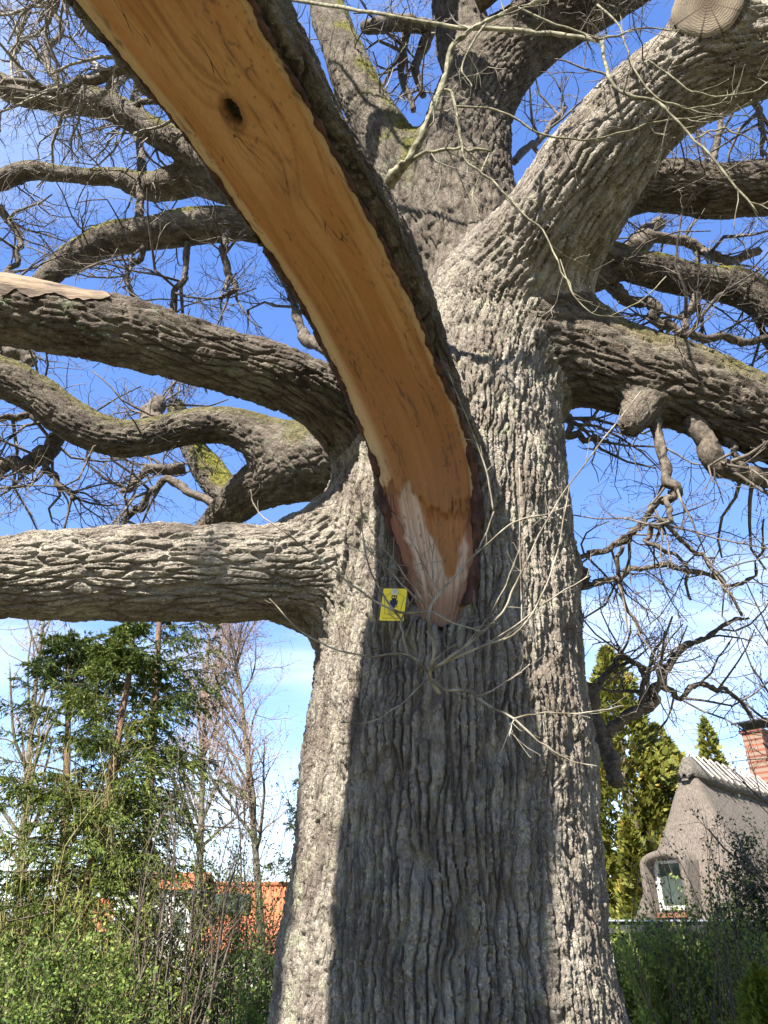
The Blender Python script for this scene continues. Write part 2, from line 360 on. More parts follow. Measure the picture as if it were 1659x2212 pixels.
px_limb('limb', [(800,950,4.75,95),(705,868,4.35,80),(600,815,4.15,73),(480,785,4.05,71),(351,748,3.95,72),(220,712,3.9,75),(100,688,3.85,77),(0,668,3.8,76),(-150,640,3.7,74),(-350,620,3.55,66),(-600,600,3.4,50)], bark=(0.049,0.270,0.029), lich=.9, k=.2)
px_limb('limb', [(760,980,5.5,85),(690,985,5.8,78),(625,975,6.0,66),(555,945,6.05,52),(491,918,6.05,45),(401,922,6.0,42),(311,945,5.95,44),(236,943,5.9,46),(150,905,5.85,46),(75,850,5.8,44),(0,815,5.75,42),(-120,780,5.7,40),(-300,800,5.6,34)], bark=(0.045,0.247,0.024), lich=.7, moss=.5, k=.2)
px_limb('limb', [(690,1000,5.85,76),(610,1030,6.2,66),(545,1060,6.6,52),(495,1105,7.0,38),(430,1180,7.4,30)], bark=(0.045,0.247,0.024), lich=.4, k=.15)
px_limb('limb', [(520,1090,7.2,34),(470,1040,7.8,34),(430,990,8.2,32),(400,930,8.5,28),(380,880,8.8,22)], bark=(0.041,0.226,0.020), moss=1., lich=1, k=.1)
px_limb('limb', [(820,1200,5.1,150),(725,1212,4.92,142),(655,1236,4.78,122),(590,1238,4.66,108),(540,1236,4.6,104),(400,1236,4.52,103),(200,1242,4.5,97),(0,1248,4.48,91),(-200,1250,4.45,87),(-450,1250,4.4,80),(-700,1240,4.4,64)], bark=(0.051,0.280,0.032), mat='bark', lich=.6, k=.26, label='long level limb in full sun')
px_limb('limb', [(880,560,5.6,70),(760,520,6.0,50),(600,440,6.5,38),(430,335,6.9,32),(330,280,7.0,30),(235,228,7.0,29),(150,215,7.0,26),(60,208,7.0,24),(0,185,7.0,24),(-120,110,7.0,22),(-260,60,7,18)], bark=(0.040,0.220,0.020), moss=.8)
px_limb('limb', [(800,560,6.2,44),(560,440,7.0,40),(440,385,7.3,36),(380,395,7.4,33),(310,405,7.5,28),(262,385,7.5,21),(200,383,7.5,18),(120,373,7.5,18),(60,368,7.5,19),(0,392,7.5,19),(-100,440,7.5,16)], bark=(0.040,0.220,0.020), moss=1.1, k=.1)
px_limb('limb', [(860,660,5.5,66),(720,570,6.1,46),(600,500,6.5,38),(520,482,6.7,36),(430,486,6.8,36),(330,502,6.9,35),(230,520,7,36),(165,552,7,32),(110,590,7,26),(50,650,7,20)], bark=(0.040,0.220,0.020), moss=.9, k=.15)
px_limb('burr', [(960,1485,4.32,62),(975,1440,4.27,52),(1010,1415,4.30,40)], bark=(0.046,0.253,0.040), k=.14, lich=.3, mat='bark')
px_limb('burr', [(1215,1240,5.0,40),(1262,1243,4.98,15)], bark=(0.040,0.220,0.034), k=.10, lich=.3)
px_limb('burr', [(1095,1620,4.36,42),(1120,1590,4.36,34)], bark=(0.046,0.253,0.040), k=.12, lich=.4, mat='bark')
# torn limb: its axis lies above the torn face
ti = np.array([16, 26, 36, 46, 56, 66, 76, 86, 96, 106, 116, 128, 139])
tR = WH[ti]+.055; off = np.where(ti < 30, .20, .12)
TP = WC[ti]-WN[ti]*off[:, None]+WA[ti]*np.where(ti < 30, 0, .035)[:, None]; TP[0] = (.38, 4.75, 3.6); TP[1] = TP[1]+(.02, .15, -.1)
td = unit(TP[-1]-TP[-2])
TP = np.vstack([TP, TP[-1]+td*.5+[0, 0, .05], TP[-1]+td*1.1+[0, 0, .15], TP[-1]+td*2.0+[0, 0, .35]]); tR = np.concatenate([tR, [.32, .29, .24]])
TORN = add_limb('limb', TP, tR, bark=(0.047,0.259,0.031), k=.16, lich=.3, label='limb with its underside torn away, reaching out overhead')
WEND = WS[-1]-.15

# ---- signed distance, meshed as surface nets over sparse blocks
def smin(a, b, k): h = np.maximum(k-np.abs(a-b), 0)/k; return np.minimum(a, b)-h*h*k*.25
HV = .031; NB = 8; BS = HV*NB
cand = set()
for l in limbs:
    for i in range(len(l.P)-1):
        n = max(2, int(np.linalg.norm(l.P[i+1]-l.P[i])/BS)+1)
        for t in np.linspace(0, 1, n):
            c = l.P[i]*(1-t)+l.P[i+1]*t; r = l.R[i]*(1-t)+l.R[i+1]*t+.22
            lo = np.floor((c-r)/BS).astype(int); hi = np.floor((c+r)/BS).astype(int)
            g = np.stack(np.meshgrid(*[np.arange(lo[j], hi[j]+1) for j in range(3)], indexing='ij'), -1).reshape(-1, 3)
            dd = np.linalg.norm((g+.5)*BS-c, axis=1); g = g[np.abs(dd-r+.22) < .38]
            cand.update(map(tuple, g))
B = np.array(sorted(cand)); ctr = (B+.5)*BS
DM = np.stack([limb_dist(l, ctr) for l in limbs]); dmin = DM.min(0)
cs_ = np.full(len(ctr), 3.)
for l in limbs: cs_ = smin(cs_, DM[l.id], l.k)
nsc = np.min(((ctr[:, None]-WC[None, ::6])**2).sum(2), 1) < .55**2
act = np.abs(cs_) < BS*.87+.07+np.where(nsc, .16, 0)
B = B[act]; ctr = ctr[act]; DM = DM[:, act]; dmin = dmin[act]
off = np.stack(np.meshgrid(*[np.arange(NB+1)]*3, indexing='ij'), -1).reshape(-1, 3)
Pts = ((B[:, None]*NB+off[None])*HV).astype(np.float32); nb = len(B); np_ = len(off)
tot = np.full((nb, np_), 3., np.float32)
for l in limbs:
    sel = np.where(DM[l.id] < dmin+BS*1.8+l.k)[0]
    if not len(sel): continue
    p = Pts[sel].reshape(-1, 3); d = limb_dist(l, p)
    if l is TORN:
        near = np.abs(d) < .4; sc = scar(p[near]); cutd = np.where(sc[:, 4] < WEND, sc[:, 1]+.030, -1)
        d[near] = np.maximum(d[near], cutd)
    if l is STUB: d = np.maximum(d, (p-l.P[-1])@unit(l.P[-1]-l.P[0]).astype(np.float32))
    tot[sel] = smin(tot[sel], d.reshape(len(sel), -1), l.k)
    if l is trunk: pass
pf = Pts.reshape(-1, 3); tf = tot.reshape(-1)
nearm = np.abs(tf) < .12
tf[nearm] += .034*vnoise(pf[nearm]*1.9, 3)+.013*vnoise(pf[nearm]*5.0, 4)
lo = WC.min(0)-.7; hi = WC.max(0)+.7
nm = nearm & (pf > lo).all(1) & (pf < hi).all(1)
sc = scar(pf[nm]); edge = .008*vnoise(np.stack([sc[:, 4]*14, sc[:, 0]*3, sc[:, 1]*0], 1), 9)
cut = np.maximum(np.maximum(-(sc[:, 1]+.045), np.abs(sc[:, 0])-sc[:, 3]-.006-edge), np.where(sc[:, 4] <= 0, -sc[:, 2], -1)); cut = np.maximum(cut, np.where(sc[:, 4] >= WEND, 1, -1))
cut = np.maximum(cut, sc[:, 1]-.5)
tf[nm] = np.maximum(tf[nm], -cut)
tot = tf.reshape(nb, NB+1, NB+1, NB+1)
print('sdf', nb, time.time()-T0)
ins = tot < 0
corn = [(a, b, c) for a in (0, 1) for b in (0, 1) for c in (0, 1)]
cnt = sum(ins[:, a:NB+a, b:NB+b, c:NB+c].astype(np.int8) for a, b, c in corn)
ai = np.argwhere((cnt > 0) & (cnt < 8))
cellg = B[ai[:, 0]]*NB+ai[:, 1:]
val = {c: tot[ai[:, 0], ai[:, 1]+c[0], ai[:, 2]+c[1], ai[:, 3]+c[2]] for c in corn}
acc = np.zeros((len(ai), 3)); wn_ = np.zeros(len(ai))
for c in corn:
    for ax in range(3):
        if c[ax]: continue
        c2 = tuple(1 if j == ax else c[j] for j in range(3)); a, b_ = val[c], val[c2]; mk = (a < 0) != (b_ < 0)
        t = np.where(mk, a/np.where(mk, a-b_, 1), 0); p = np.tile(np.array(c, float), (len(ai), 1)); p[:, ax] += t
        acc += p*mk[:, None]; wn_ += mk
SV = (cellg+acc/wn_[:, None])*HV
OFF = 4000; key = lambda g: ((g[:, 0]+OFF).astype(np.int64)*8192+(g[:, 1]+OFF))*8192+(g[:, 2]+OFF)
ck = key(cellg); order = np.argsort(ck); cks = ck[order]
def find(g): k = key(g); i = np.clip(np.searchsorted(cks, k), 0, len(cks)-1); return np.where(cks[i] == k, order[i], -1)
quads = []
for ax in range(3):
    s0 = ins[:, :NB, :NB, :NB]; sl_ = [slice(0, NB)]*3; sl_[ax] = slice(1, NB+1); s1 = ins[(slice(None), *sl_)]
    e = np.argwhere(s0 != s1); g = B[e[:, 0]]*NB+e[:, 1:]; first = s0[e[:, 0], e[:, 1], e[:, 2], e[:, 3]]
    u, v = [(1, 2), (2, 0), (0, 1)][ax]; du = np.eye(3, dtype=int)[u]; dv = np.eye(3, dtype=int)[v]
    q = np.stack([find(g-du-dv), find(g-dv), find(g), find(g-du)], 1); q = np.where(first[:, None], q, q[:, ::-1])
    quads.append(q[(q >= 0).all(1)])
SF = np.concatenate(quads)
used = np.zeros(len(SV), bool); used[SF.ravel()] = True; rm = np.cumsum(used)-1; SV = SV[used]; SF = rm[SF]
def edges_of(Fq):
    e = np.concatenate([Fq[:, [i, (i+1) % 4]] for i in range(4)]); return np.sort(e, 1)
def smooth(V, Fq, it, lam=.5):
    e = edges_of(Fq); e = np.unique(e[:, 0].astype(np.int64)*len(V)+e[:, 1]); a, b_ = e//len(V), e % len(V)
    n = np.bincount(a, minlength=len(V))+np.bincount(b_, minlength=len(V))
    for _ in range(it):
        s = np.stack([np.bincount(a, V[b_, j], len(V))+np.bincount(b_, V[a, j], len(V)) for j in range(3)], 1)
        V = V+lam*(s/np.maximum(n, 1)[:, None]-V)
    return V
def vnormals(V, Fq):
    n = np.cross(V[Fq[:, 2]]-V[Fq[:, 0]], V[Fq[:, 3]]-V[Fq[:, 1]])
    return unit(np.stack([sum(np.bincount(Fq[:, i], n[:, j], len(V)) for i in range(4)) for j in range(3)], 1))
SV = smooth(SV, SF, 2)
# split in four the faces that can be seen from about here, twice where they are near
TJ = []
def split(lim, face):
    global SV, SF
    cen = SV[SF].mean(1); fn = unit(np.cross(SV[SF[:, 2]]-SV[SF[:, 0]], SV[SF[:, 3]]-SV[SF[:, 1]])); vw = np.array([0, 0, EYE])-cen; dist = np.linalg.norm(vw, axis=1)
    fx, fy = to_px(cen); infr = (fx > -60) & (fx < 1720) & (fy > -60) & (fy < 2250) & (cen[:, 1]*CP+(cen[:, 2]-EYE)*SP > .5)
    see = infr & ((fn*unit(vw)).sum(1) > face) & (dist < lim)
    keepF = SF[~see]; Fs = SF[see]; cen = cen[see]
    n0 = len(SV); e = edges_of(Fs); ek = e[:, 0].astype(np.int64)*n0+e[:, 1]; ue, inv = np.unique(ek, return_inverse=True)
    ke = edges_of(keepF); kk = np.unique(ke[:, 0].astype(np.int64)*n0+ke[:, 1]); bd = np.where(np.isin(ue, kk))[0]
    TJ.append((n0+bd, ue[bd]//n0, ue[bd] % n0))
    mid = (SV[ue//n0]+SV[ue % n0])/2; nf = len(Fs); ne = len(ue)
    em = inv.reshape(4, nf).T+n0; ce = np.arange(nf)+n0+ne
    SV = np.concatenate([SV, mid, cen])
    SF = np.concatenate([np.stack([Fs[:, i], em[:, i], ce, em[:, i-1]], 1) for i in range(4)]+[keepF])
split(10.5, -.12); split(5.3, .0)
SV = smooth(SV, SF, 1)
NRM = vnormals(SV, SF)
print('surface', len(SV), len(SF), time.time()-T0)

# ---- bark relief in each limb's own straightened space
idxs = []; dmin = np.full(len(SV), 9., np.float32); dom = np.zeros(len(SV), np.int32); hold = []
for l in limbs:
    lo = l.P.min(0)-l.R.max()-.25; hi = l.P.max(0)+l.R.max()+.25
    ii = np.where((SV > lo).all(1) & (SV < hi).all(1))[0]
    d = limb_dist(l, SV[ii]); k = d < .22; ii = ii[k]; d = d[k]; hold.append((ii, d))
    mk = d < dmin[ii]; dom[ii[mk]] = l.id; dmin[ii[mk]] = d[mk]
ws = np.zeros(len(SV)); ds = np.zeros(len(SV)); mossA = np.zeros(len(SV)); lichA = np.zeros(len(SV))
def bark_height(q, l):                                  # ridges and furrows laid out along the limb
    a, Lg, dep = l.bark; o = l.id*7.31; th = np.arctan2(q[:, 1]-o, q[:, 0]-o); sv = q[:, 2]
    x = th*l.R0; z = np.zeros(len(q), np.float32)
    x = x+a*(.50*vnoise(np.stack([x/(a*3.), sv/(a*6.5), z+o], 1), 21)+.20*vnoise(np.stack([x/a, sv/(a*1.6), z+o], 1), 22)+.10*vnoise(np.stack([x/(a*.4), sv/(a*.5), z+o], 1), 23))
    F1, F2, c = voronoi2(np.stack([x/a+o*3, sv/Lg], 1), 41); e = F2-F1
    H1, H2, d_ = voronoi2(np.stack([x/(a*2.1)+o*5, sv/(Lg*1.7)], 1), 42); deep_ = sstep(.0, .16, H2-H1)
    ridge = sstep(.015, .26, e)
    yy = sv+a*.35*vnoise(np.stack([x/(a*.5), sv/(a*.5), z+o], 1), 25)
    G1, G2, c2 = voronoi2(np.stack([x/(a*1.1)+o, yy/(a*.75)], 1), 43); fine = sstep(.0, .18, G2-G1)
    brk = sstep(.10, .42, np.abs(vnoise(np.stack([x/a, yy/(a*2.2), z+o], 1), 46)))
    h = ridge*(.46+.28*deep_+.22*c)*(.80+.20*brk)+ridge*(.17*fine+.22*(c2-.5))+.06*vnoise(q/(a*.30), 44)+.07*vnoise(q/(a*.15), 45)
    return (h-.80)*dep
for l, (ii, d) in zip(limbs, hold):
    w = np.exp(-(d-dmin[ii])/.035); k = w > .03; ii = ii[k]; w = w[k]
    if not len(ii): continue
    _, q = limb_dist(l, SV[ii], True)
    ws[ii] += w; ds[ii] += w*bark_height(q, l); mossA[ii] += w*l.moss; lichA[ii] += w*l.lich
ws = np.maximum(ws, 1e-6); ds /= ws; mossA /= ws; lichA /= ws
mossA *= sstep(.0, .5, NRM[:, 2]+.35*vnoise(SV*4, 60)); lichA *= .45+.55*vnoise(SV*1.1, 61)
SV = SV+NRM*ds[:, None]
for mi, a_, b_ in TJ: SV[mi] = (SV[a_]+SV[b_])/2
fdom = dom[SF[:, 0]]
for i in range(1, 4): fdom = np.minimum(fdom, dom[SF[:, i]])
limb_ob = {}
for l in limbs:
    f = SF[fdom == l.id]
    if len(f) < 20: continue
    vi, inv = np.unique(f.ravel(), return_inverse=True)
    _, q = limb_dist(l, SV[vi], True)
    o = mobj(l.key, SV[vi], inv.reshape(-1, 4), M[l.mat], oak, attrs={'bq': q, 'moss': mossA[vi], 'lich': np.clip(lichA[vi], 0, 1)})
    if l.label: o['label'] = l.label
    limb_ob[l.id] = o
print('bark', time.time()-T0)

# ---- exposed wood of the torn limb
nr, nc = 520, 72
ss = np.linspace(0, WEND+.1, nr); rowf = np.interp(ss, WS, np.arange(nW)); ri = np.minimum(rowf.astype(int), nW-2); rf = (rowf-ri)[:, None]
gl = WL[ri]*(1-rf)+WL[ri+1]*rf; gr = WR[ri]*(1-rf)+WR[ri+1]*rf; gn = unit(WN[ri]*(1-rf)+WN[ri+1]*rf)
tt = np.linspace(-.012, 1.012, nc)
Pw = gl[:, None]*(1-tt)[None, :, None]+gr[:, None]*tt[None, :, None]; Nw = np.repeat(gn[:, None], nc, 1)
px, py = to_px(Pw.reshape(-1, 3)); Sw = np.repeat(ss, nc); Tw = np.tile(tt, nr); ac = (Tw-.5)*.58
gq = np.stack([ac*60+3*vnoise(np.stack([ac*5, Sw*1.6, Sw*0], 1), 70), Sw*2.2, Sw*0], 1)
def spot(x, y, rx, ry, ang):
    c, s = cos(ang), sin(ang); dx = px-x; dy = py-y; return np.sqrt(((dx*c+dy*s)/rx)**2+((-dx*s+dy*c)/ry)**2)
knot = spot(503, 240, 17, 32, radians(-28)); k2 = spot(630, 400, 38, 55, radians(-30))
# the grain bends round the knots
for kk, cxk, cyk in ((knot, 503, 240), (k2, 630, 400)):
    gq[:, 0] += 4.5*np.exp(-(kk/2.4)**2)*np.sign(px-cxk)*np.clip(np.abs(px-cxk)/20, 0, 1)
gq[:, 1] *= .45; grain = fbm(gq, 71, 4); broad = fbm(np.stack([ac*9, Sw*.9, Sw*0], 1), 75, 3); speck = vnoise(np.stack([ac*110, Sw*5, Sw*0], 1), 77)
low = sstep(1058, 1072, py+60*broad+30*grain+130*(.42-Tw)*(Tw < .55)+14*vnoise(np.stack([ac*30, Sw*22, Sw*0], 1), 78)-35*sstep(.5, .6, Tw)*sstep(.95, .88, Tw))                                # torn fibres next to the trunk
bulge = -.02*(2*Tw-1)**2*(1-low)+.012*(1-low)
bulge += .0022*grain+.011*low*fbm(np.stack([ac*40, Sw*7, Sw*0], 1), 79, 3)
hole = sstep(1.05, .75, knot+.12*vnoise(np.stack([px*.15, py*.15, px*0], 1), 80)); rim = np.exp(-((knot-1.25)/.28)**2)
bulge += -.075*hole+.012*rim+.006*np.exp(-(k2/.8)**2)
step = sstep(0, 1, (low-.5)*4+.5); bulge += -.018*step
Vw = (Pw+Nw*bulge.reshape(nr, nc)[:, :, None]).reshape(-1, 3)
heart = np.array([.275, .122, .036]); deep = np.array([.145, .056, .016]); pale = np.array([.36, .200, .084]); sap = np.array([.35, .24, .13]); red = np.array([.21, .075, .03]); dark = np.array([.06, .03, .018])
lerp = lambda a, b_, f: a+(b_-a)*np.clip(f, 0, 1)[:, None]
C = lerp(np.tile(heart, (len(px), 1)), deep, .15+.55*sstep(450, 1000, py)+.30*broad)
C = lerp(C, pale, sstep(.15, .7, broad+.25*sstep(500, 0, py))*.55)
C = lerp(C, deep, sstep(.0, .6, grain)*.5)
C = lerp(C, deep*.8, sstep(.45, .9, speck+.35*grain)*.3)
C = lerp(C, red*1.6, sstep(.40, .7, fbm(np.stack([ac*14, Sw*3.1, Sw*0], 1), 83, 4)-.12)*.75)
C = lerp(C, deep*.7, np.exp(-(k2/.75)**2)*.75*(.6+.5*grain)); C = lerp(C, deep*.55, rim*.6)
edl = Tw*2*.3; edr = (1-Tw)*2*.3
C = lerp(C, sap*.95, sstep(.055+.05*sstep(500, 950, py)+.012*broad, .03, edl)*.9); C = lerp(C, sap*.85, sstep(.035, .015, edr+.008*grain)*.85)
# the lower torn zone: pale splintered sapwood, an orange tongue in the middle, red inner bark at the rims
pz = lerp(np.tile(np.array([.36, .26, .18]), (len(px), 1)), np.array([.24, .14, .085]), sstep(-.2, .7, grain+.4*speck))
tong = sstep(.0, .05, .30-np.abs(Tw-.66)-.26*sstep(1090, 1290, py)+.03*vnoise(np.stack([py*.06, Tw*4, py*0], 1), 88))*sstep(1270, 1235, py)
pz = lerp(pz, lerp(np.tile(deep*1.15, (len(px), 1)), heart, .4+.5*grain), tong)
rb = sstep(.20, .12, np.minimum(Tw, (1-Tw)*1.6)+.05*vnoise(np.stack([py*.05, Tw*3, py*0], 1), 89)); pz = lerp(pz, red*.75+.1*grain[:, None]*red, rb*.9)
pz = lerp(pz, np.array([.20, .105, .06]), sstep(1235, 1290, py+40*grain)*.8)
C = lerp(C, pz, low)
# drying cracks
crk = vnoise(np.stack([ac*70+ 1.2*vnoise(np.stack([ac*8, Sw*5, Sw*0], 1), 90), Sw*6.5, Sw*0+.5], 1), 91)
cr_m = sstep(.07, .0, np.abs(crk-.02))*sstep(.0, .35, vnoise(np.stack([ac*20, Sw*3.5, Sw*0], 1), 92))*(1-hole)
C = lerp(C, dark, cr_m*.75); C = lerp(C, dark*.6, hole); C = lerp(C, np.array([.16, .11, .06]), hole*.35*sstep(.1, .5, vnoise(np.stack([px*.2, py*.2, px*0], 1), 93)))
m, nt, b = new_mat('torn_wood'); a = attr(nt, 'wc'); q = attr(nt, 'wq').outputs['Vector']
fine = noise(nt, scaled(nt, q, (1, .06, 1)), 420, 4, .6)
hsv = nt.nodes.new('ShaderNodeHueSaturation'); nt.links.new(mrange(nt, fine, .3, .7, .84, 1.14), hsv.inputs['Value']); nt.links.new(a.outputs['Vector'], hsv.inputs['Color'])
wv = N_(nt, 'ShaderNodeTexNoise', Scale=5., Detail=3.); nt.links.new(q, wv.inputs['Vector']); wm = N_(nt, 'ShaderNodeVectorMath', operation='MULTIPLY_ADD'); nt.links.new(wv.outputs['Color'], wm.inputs[0]); wm.inputs[1].default_value = (.05, .05, 0); nt.links.new(q, wm.inputs[2])
vo = N_(nt, 'ShaderNodeTexVoronoi', feature='DISTANCE_TO_EDGE', Scale=1.); nt.links.new(scaled(nt, wm.outputs[0], (48, 4.2, 1)), vo.inputs['Vector'])
ck_ = nt.nodes.new('ShaderNodeMath'); ck_.operation = 'MULTIPLY'; nt.links.new(mrange(nt, vo.outputs['Distance'], .0, .055, 1., 0.), ck_.inputs[0]); nt.links.new(mrange(nt, noise(nt, scaled(nt, q, (9, 2.2, 1)), 1., 3), .55, .66), ck_.inputs[1])
cl_ = mixc(nt, ck_.outputs[0], hsv.outputs[0], (.035, .014, .006)); stn = mrange(nt, noise(nt, scaled(nt, q, (16, 2.6, 1)), 1., 5, .65), .62, .78, 0, .5); cl_ = mixc(nt, stn, cl_, (.12, .042, .012))
nt.links.new(cl_, b.inputs['Base Color']); sb_ = nt.nodes.new('ShaderNodeMath'); sb_.operation = 'SUBTRACT'; nt.links.new(fine, sb_.inputs[0]); nt.links.new(ck_.outputs[0], sb_.inputs[1]); bump(nt, b, sb_.outputs[0], .7, .005); b.inputs['Roughness'].default_value = .75
wi = np.arange(nr*nc).reshape(nr, nc); wf = np.stack([wi[:-1, :-1], wi[:-1, 1:], wi[1:, 1:], wi[1:, :-1]], -1).reshape(-1, 4)
TO = limb_ob[TORN.id]
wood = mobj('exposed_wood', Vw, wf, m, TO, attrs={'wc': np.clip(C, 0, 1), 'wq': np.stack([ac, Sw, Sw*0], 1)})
wood['label'] = 'smooth orange torn wood with a dark knot hole'
# rims of broken inner bark on both sides
for side, Wd, sg in ((0, WL, -1), (1, WR, 1)):
    k = np.arange(4, 132); c = Wd[k]+WA[k]*sg*.012-WN[k]*.010; n = 14
    cs = catmull(c, 420); Tn = unit(np.gradient(cs, axis=0)); an = catmull(WA[k]*sg, 420); nn = catmull(WN[k], 420)
    th = np.linspace(0, 2*pi, n, endpoint=False); rx = (.014 if side == 0 else .021)+.008*vnoise(np.stack([np.arange(420)*.06, np.zeros(420), np.zeros(420)+side*5], 1), 95)*1.5; lowb = np.linspace(1, 0, 420)**5; rx = rx*(1+1.3*lowb)
    ring = cs[:, None]+rx[:, None, None]*(np.cos(th)[None, :, None]*an[:, None]*.8+np.sin(th)[None, :, None]*nn[:, None]*.8)
    rr = ring.reshape(-1, 3); rr = rr+rdir(len(rr))*.002+(.014*vnoise(rr*16, 96)+.007*vnoise(rr*55, 97)-.004)[:, None]*unit(rr-np.repeat(cs, n, 0)); ix = np.arange(420*n).reshape(420, n)
    mobj('inner_bark', rr, np.stack([ix[:-1], np.roll(ix[:-1], -1, 1), np.roll(ix[1:], -1, 1), ix[1:]], -1).reshape(-1, 4), M['inner_bark'], TO)
# sawn face of the stub
m, nt, b = new_mat('sawn_end'); q = attr(nt, 'wq').outputs['Vector']
ln = N_(nt, 'ShaderNodeVectorMath', operation='LENGTH'); nt.links.new(q, ln.inputs[0])
w = N_(nt, 'ShaderNodeTexWave', wave_type='RINGS', rings_direction='SPHERICAL', Scale=17., Distortion=9., Detail=3.); nt.links.new(q, w.inputs['Vector'])
c = mixc(nt, mrange(nt, w.outputs['Fac'], 0, 1, .0, .16), (.165, .128, .086), (.10, .073, .046)); c = mixc(nt, mrange(nt, noise(nt, q, 9, 5, .65), .42, .66, 0, .6), c, (.095, .078, .058)); c = mixc(nt, mrange(nt, ln.outputs['Value'], .14, .02), c, (.075, .05, .03))
sx_ = nt.nodes.new('ShaderNodeSeparateXYZ'); nt.links.new(q, sx_.inputs[0]); an_ = nt.nodes.new('ShaderNodeMath'); an_.operation = 'ARCTAN2'; nt.links.new(sx_.outputs[0], an_.inputs[0]); nt.links.new(sx_.outputs[1], an_.inputs[1]); cv_ = nt.nodes.new('ShaderNodeCombineXYZ'); nt.links.new(an_.outputs[0], cv_.inputs[0]); c = mixc(nt, mrange(nt, noise(nt, cv_.outputs[0], 3.2, 4, .7), .55, .60, 0, .85), c, (.03, .02, .013))
nt.links.new(c, b.inputs['Base Color']); bump(nt, b, w.outputs['Fac'], .3, .004)
ax = unit(STUB.P[-1]-STUB.P[0]); e1 = unit(np.cross(ax, [0, 0, 1])); e2 = np.cross(e1, ax); c0 = STUB.P[-1]+ax*.03; rr_ = STUB.R[-1]
th = np.linspace(0, 2*pi, 72, endpoint=False); rad = [0, .25, .5, .75, .93, 1.0]; wob = 1+.03*np.sin(3*th+1)+.015*np.sin(9*th)
Vs = [c0[None]]; Q = [np.zeros((1, 3))]
for r in rad[1:]:
    p = r*rr_*.95*wob; Vs.append(c0+(p*np.cos(th))[:, None]*e1+(p*np.sin(th))[:, None]*e2-ax*(.012 if r == 1 else 0)); Q.append(np.stack([p*np.cos(th), p*np.sin(th), th*0], 1))
ii = np.arange(72); f3 = np.stack([np.zeros(72, int), 1+ii, 1+(ii+1) % 72], 1)
f4 = np.concatenate([np.stack([1+72*k+ii, 1+72*(k+1)+ii, 1+72*(k+1)+(ii+1) % 72, 1+72*k+(ii+1) % 72], 1) for k in range(4)])
o = mobj('sawn_end', np.concatenate(Vs), [f3, f4], m, limb_ob.get(STUB.id, oak), attrs={'wq': np.concatenate(Q)}); o['label'] = 'round pale saw cut with year rings'
# bare strip on the upper side of the left limb
LG = limbs[11]
k = np.linspace(.47, .70, 60); pg = np.stack([np.interp(k*LG.S[-1], LG.S, LG.P[:, j]) for j in range(3)], 1); rg = np.interp(k*LG.S[-1], LG.S, LG.R)
tg = unit(np.gradient(pg, axis=0)); upv = unit(np.array([0, -1., .42])-(tg@np.array([0, -1., .42]))[:, None]*tg); sd = np.cross(tg, upv)
aa = np.linspace(-1, 1, 18); hwid = .46*np.sin(np.linspace(.02, pi*.75, 60))**.6*(1+.35*vnoise(np.stack([k*60, k*0, k*0], 1), 97)+.25*vnoise(np.stack([k*190, k*0, k*0], 1), 99))
G = pg[:, None]+(rg+.028)[:, None, None]*(np.cos(aa[None, :]*hwid[:, None])[:, :, None]*upv[:, None]+np.sin(aa[None, :]*hwid[:, None])[:, :, None]*sd[:, None])
G = G.reshape(-1, 3); G = G+.006*vnoise(G*np.array([8, 40, 40]), 98)[:, None]*np.array([0, 0, 1]); ix = np.arange(60*18).reshape(60, 18)
cand_ = SV[np.unique(SF[fdom == LG.id])]; cand_ = cand_[(cand_ > G.min(0)-.1).all(1) & (cand_ < G.max(0)+.1).all(1)]
for k_ in range(len(G)):
    ax_ = pg[k_//18]; dn = unit(G[k_]-ax_); v_ = cand_-ax_; al = v_@dn; pr_ = np.linalg.norm(v_-al[:, None]*dn, axis=1); G[k_] = ax_+dn*(al[(pr_ < .035) & (al > 0)].max(initial=rg[k_//18])+.003)
G = G.reshape(60, 18, 3); G[1:-1] = (G[:-2]+2*G[1:-1]+G[2:])/4; G = G.reshape(-1, 3)
M['bare'] = mat_simple('bare_wood', (.055, .038, .026), (.175, .125, .080), 7, stretch=(.45, 2.5, 2.5), bd=.03)
if LG.id in limb_ob: mobj('bare_wood', G, np.stack([ix[:-1, :-1], ix[:-1, 1:], ix[1:, 1:], ix[1:, :-1]], -1).reshape(-1, 4), M['bare'], limb_ob[LG.id])
print('wood', time.time()-T0)

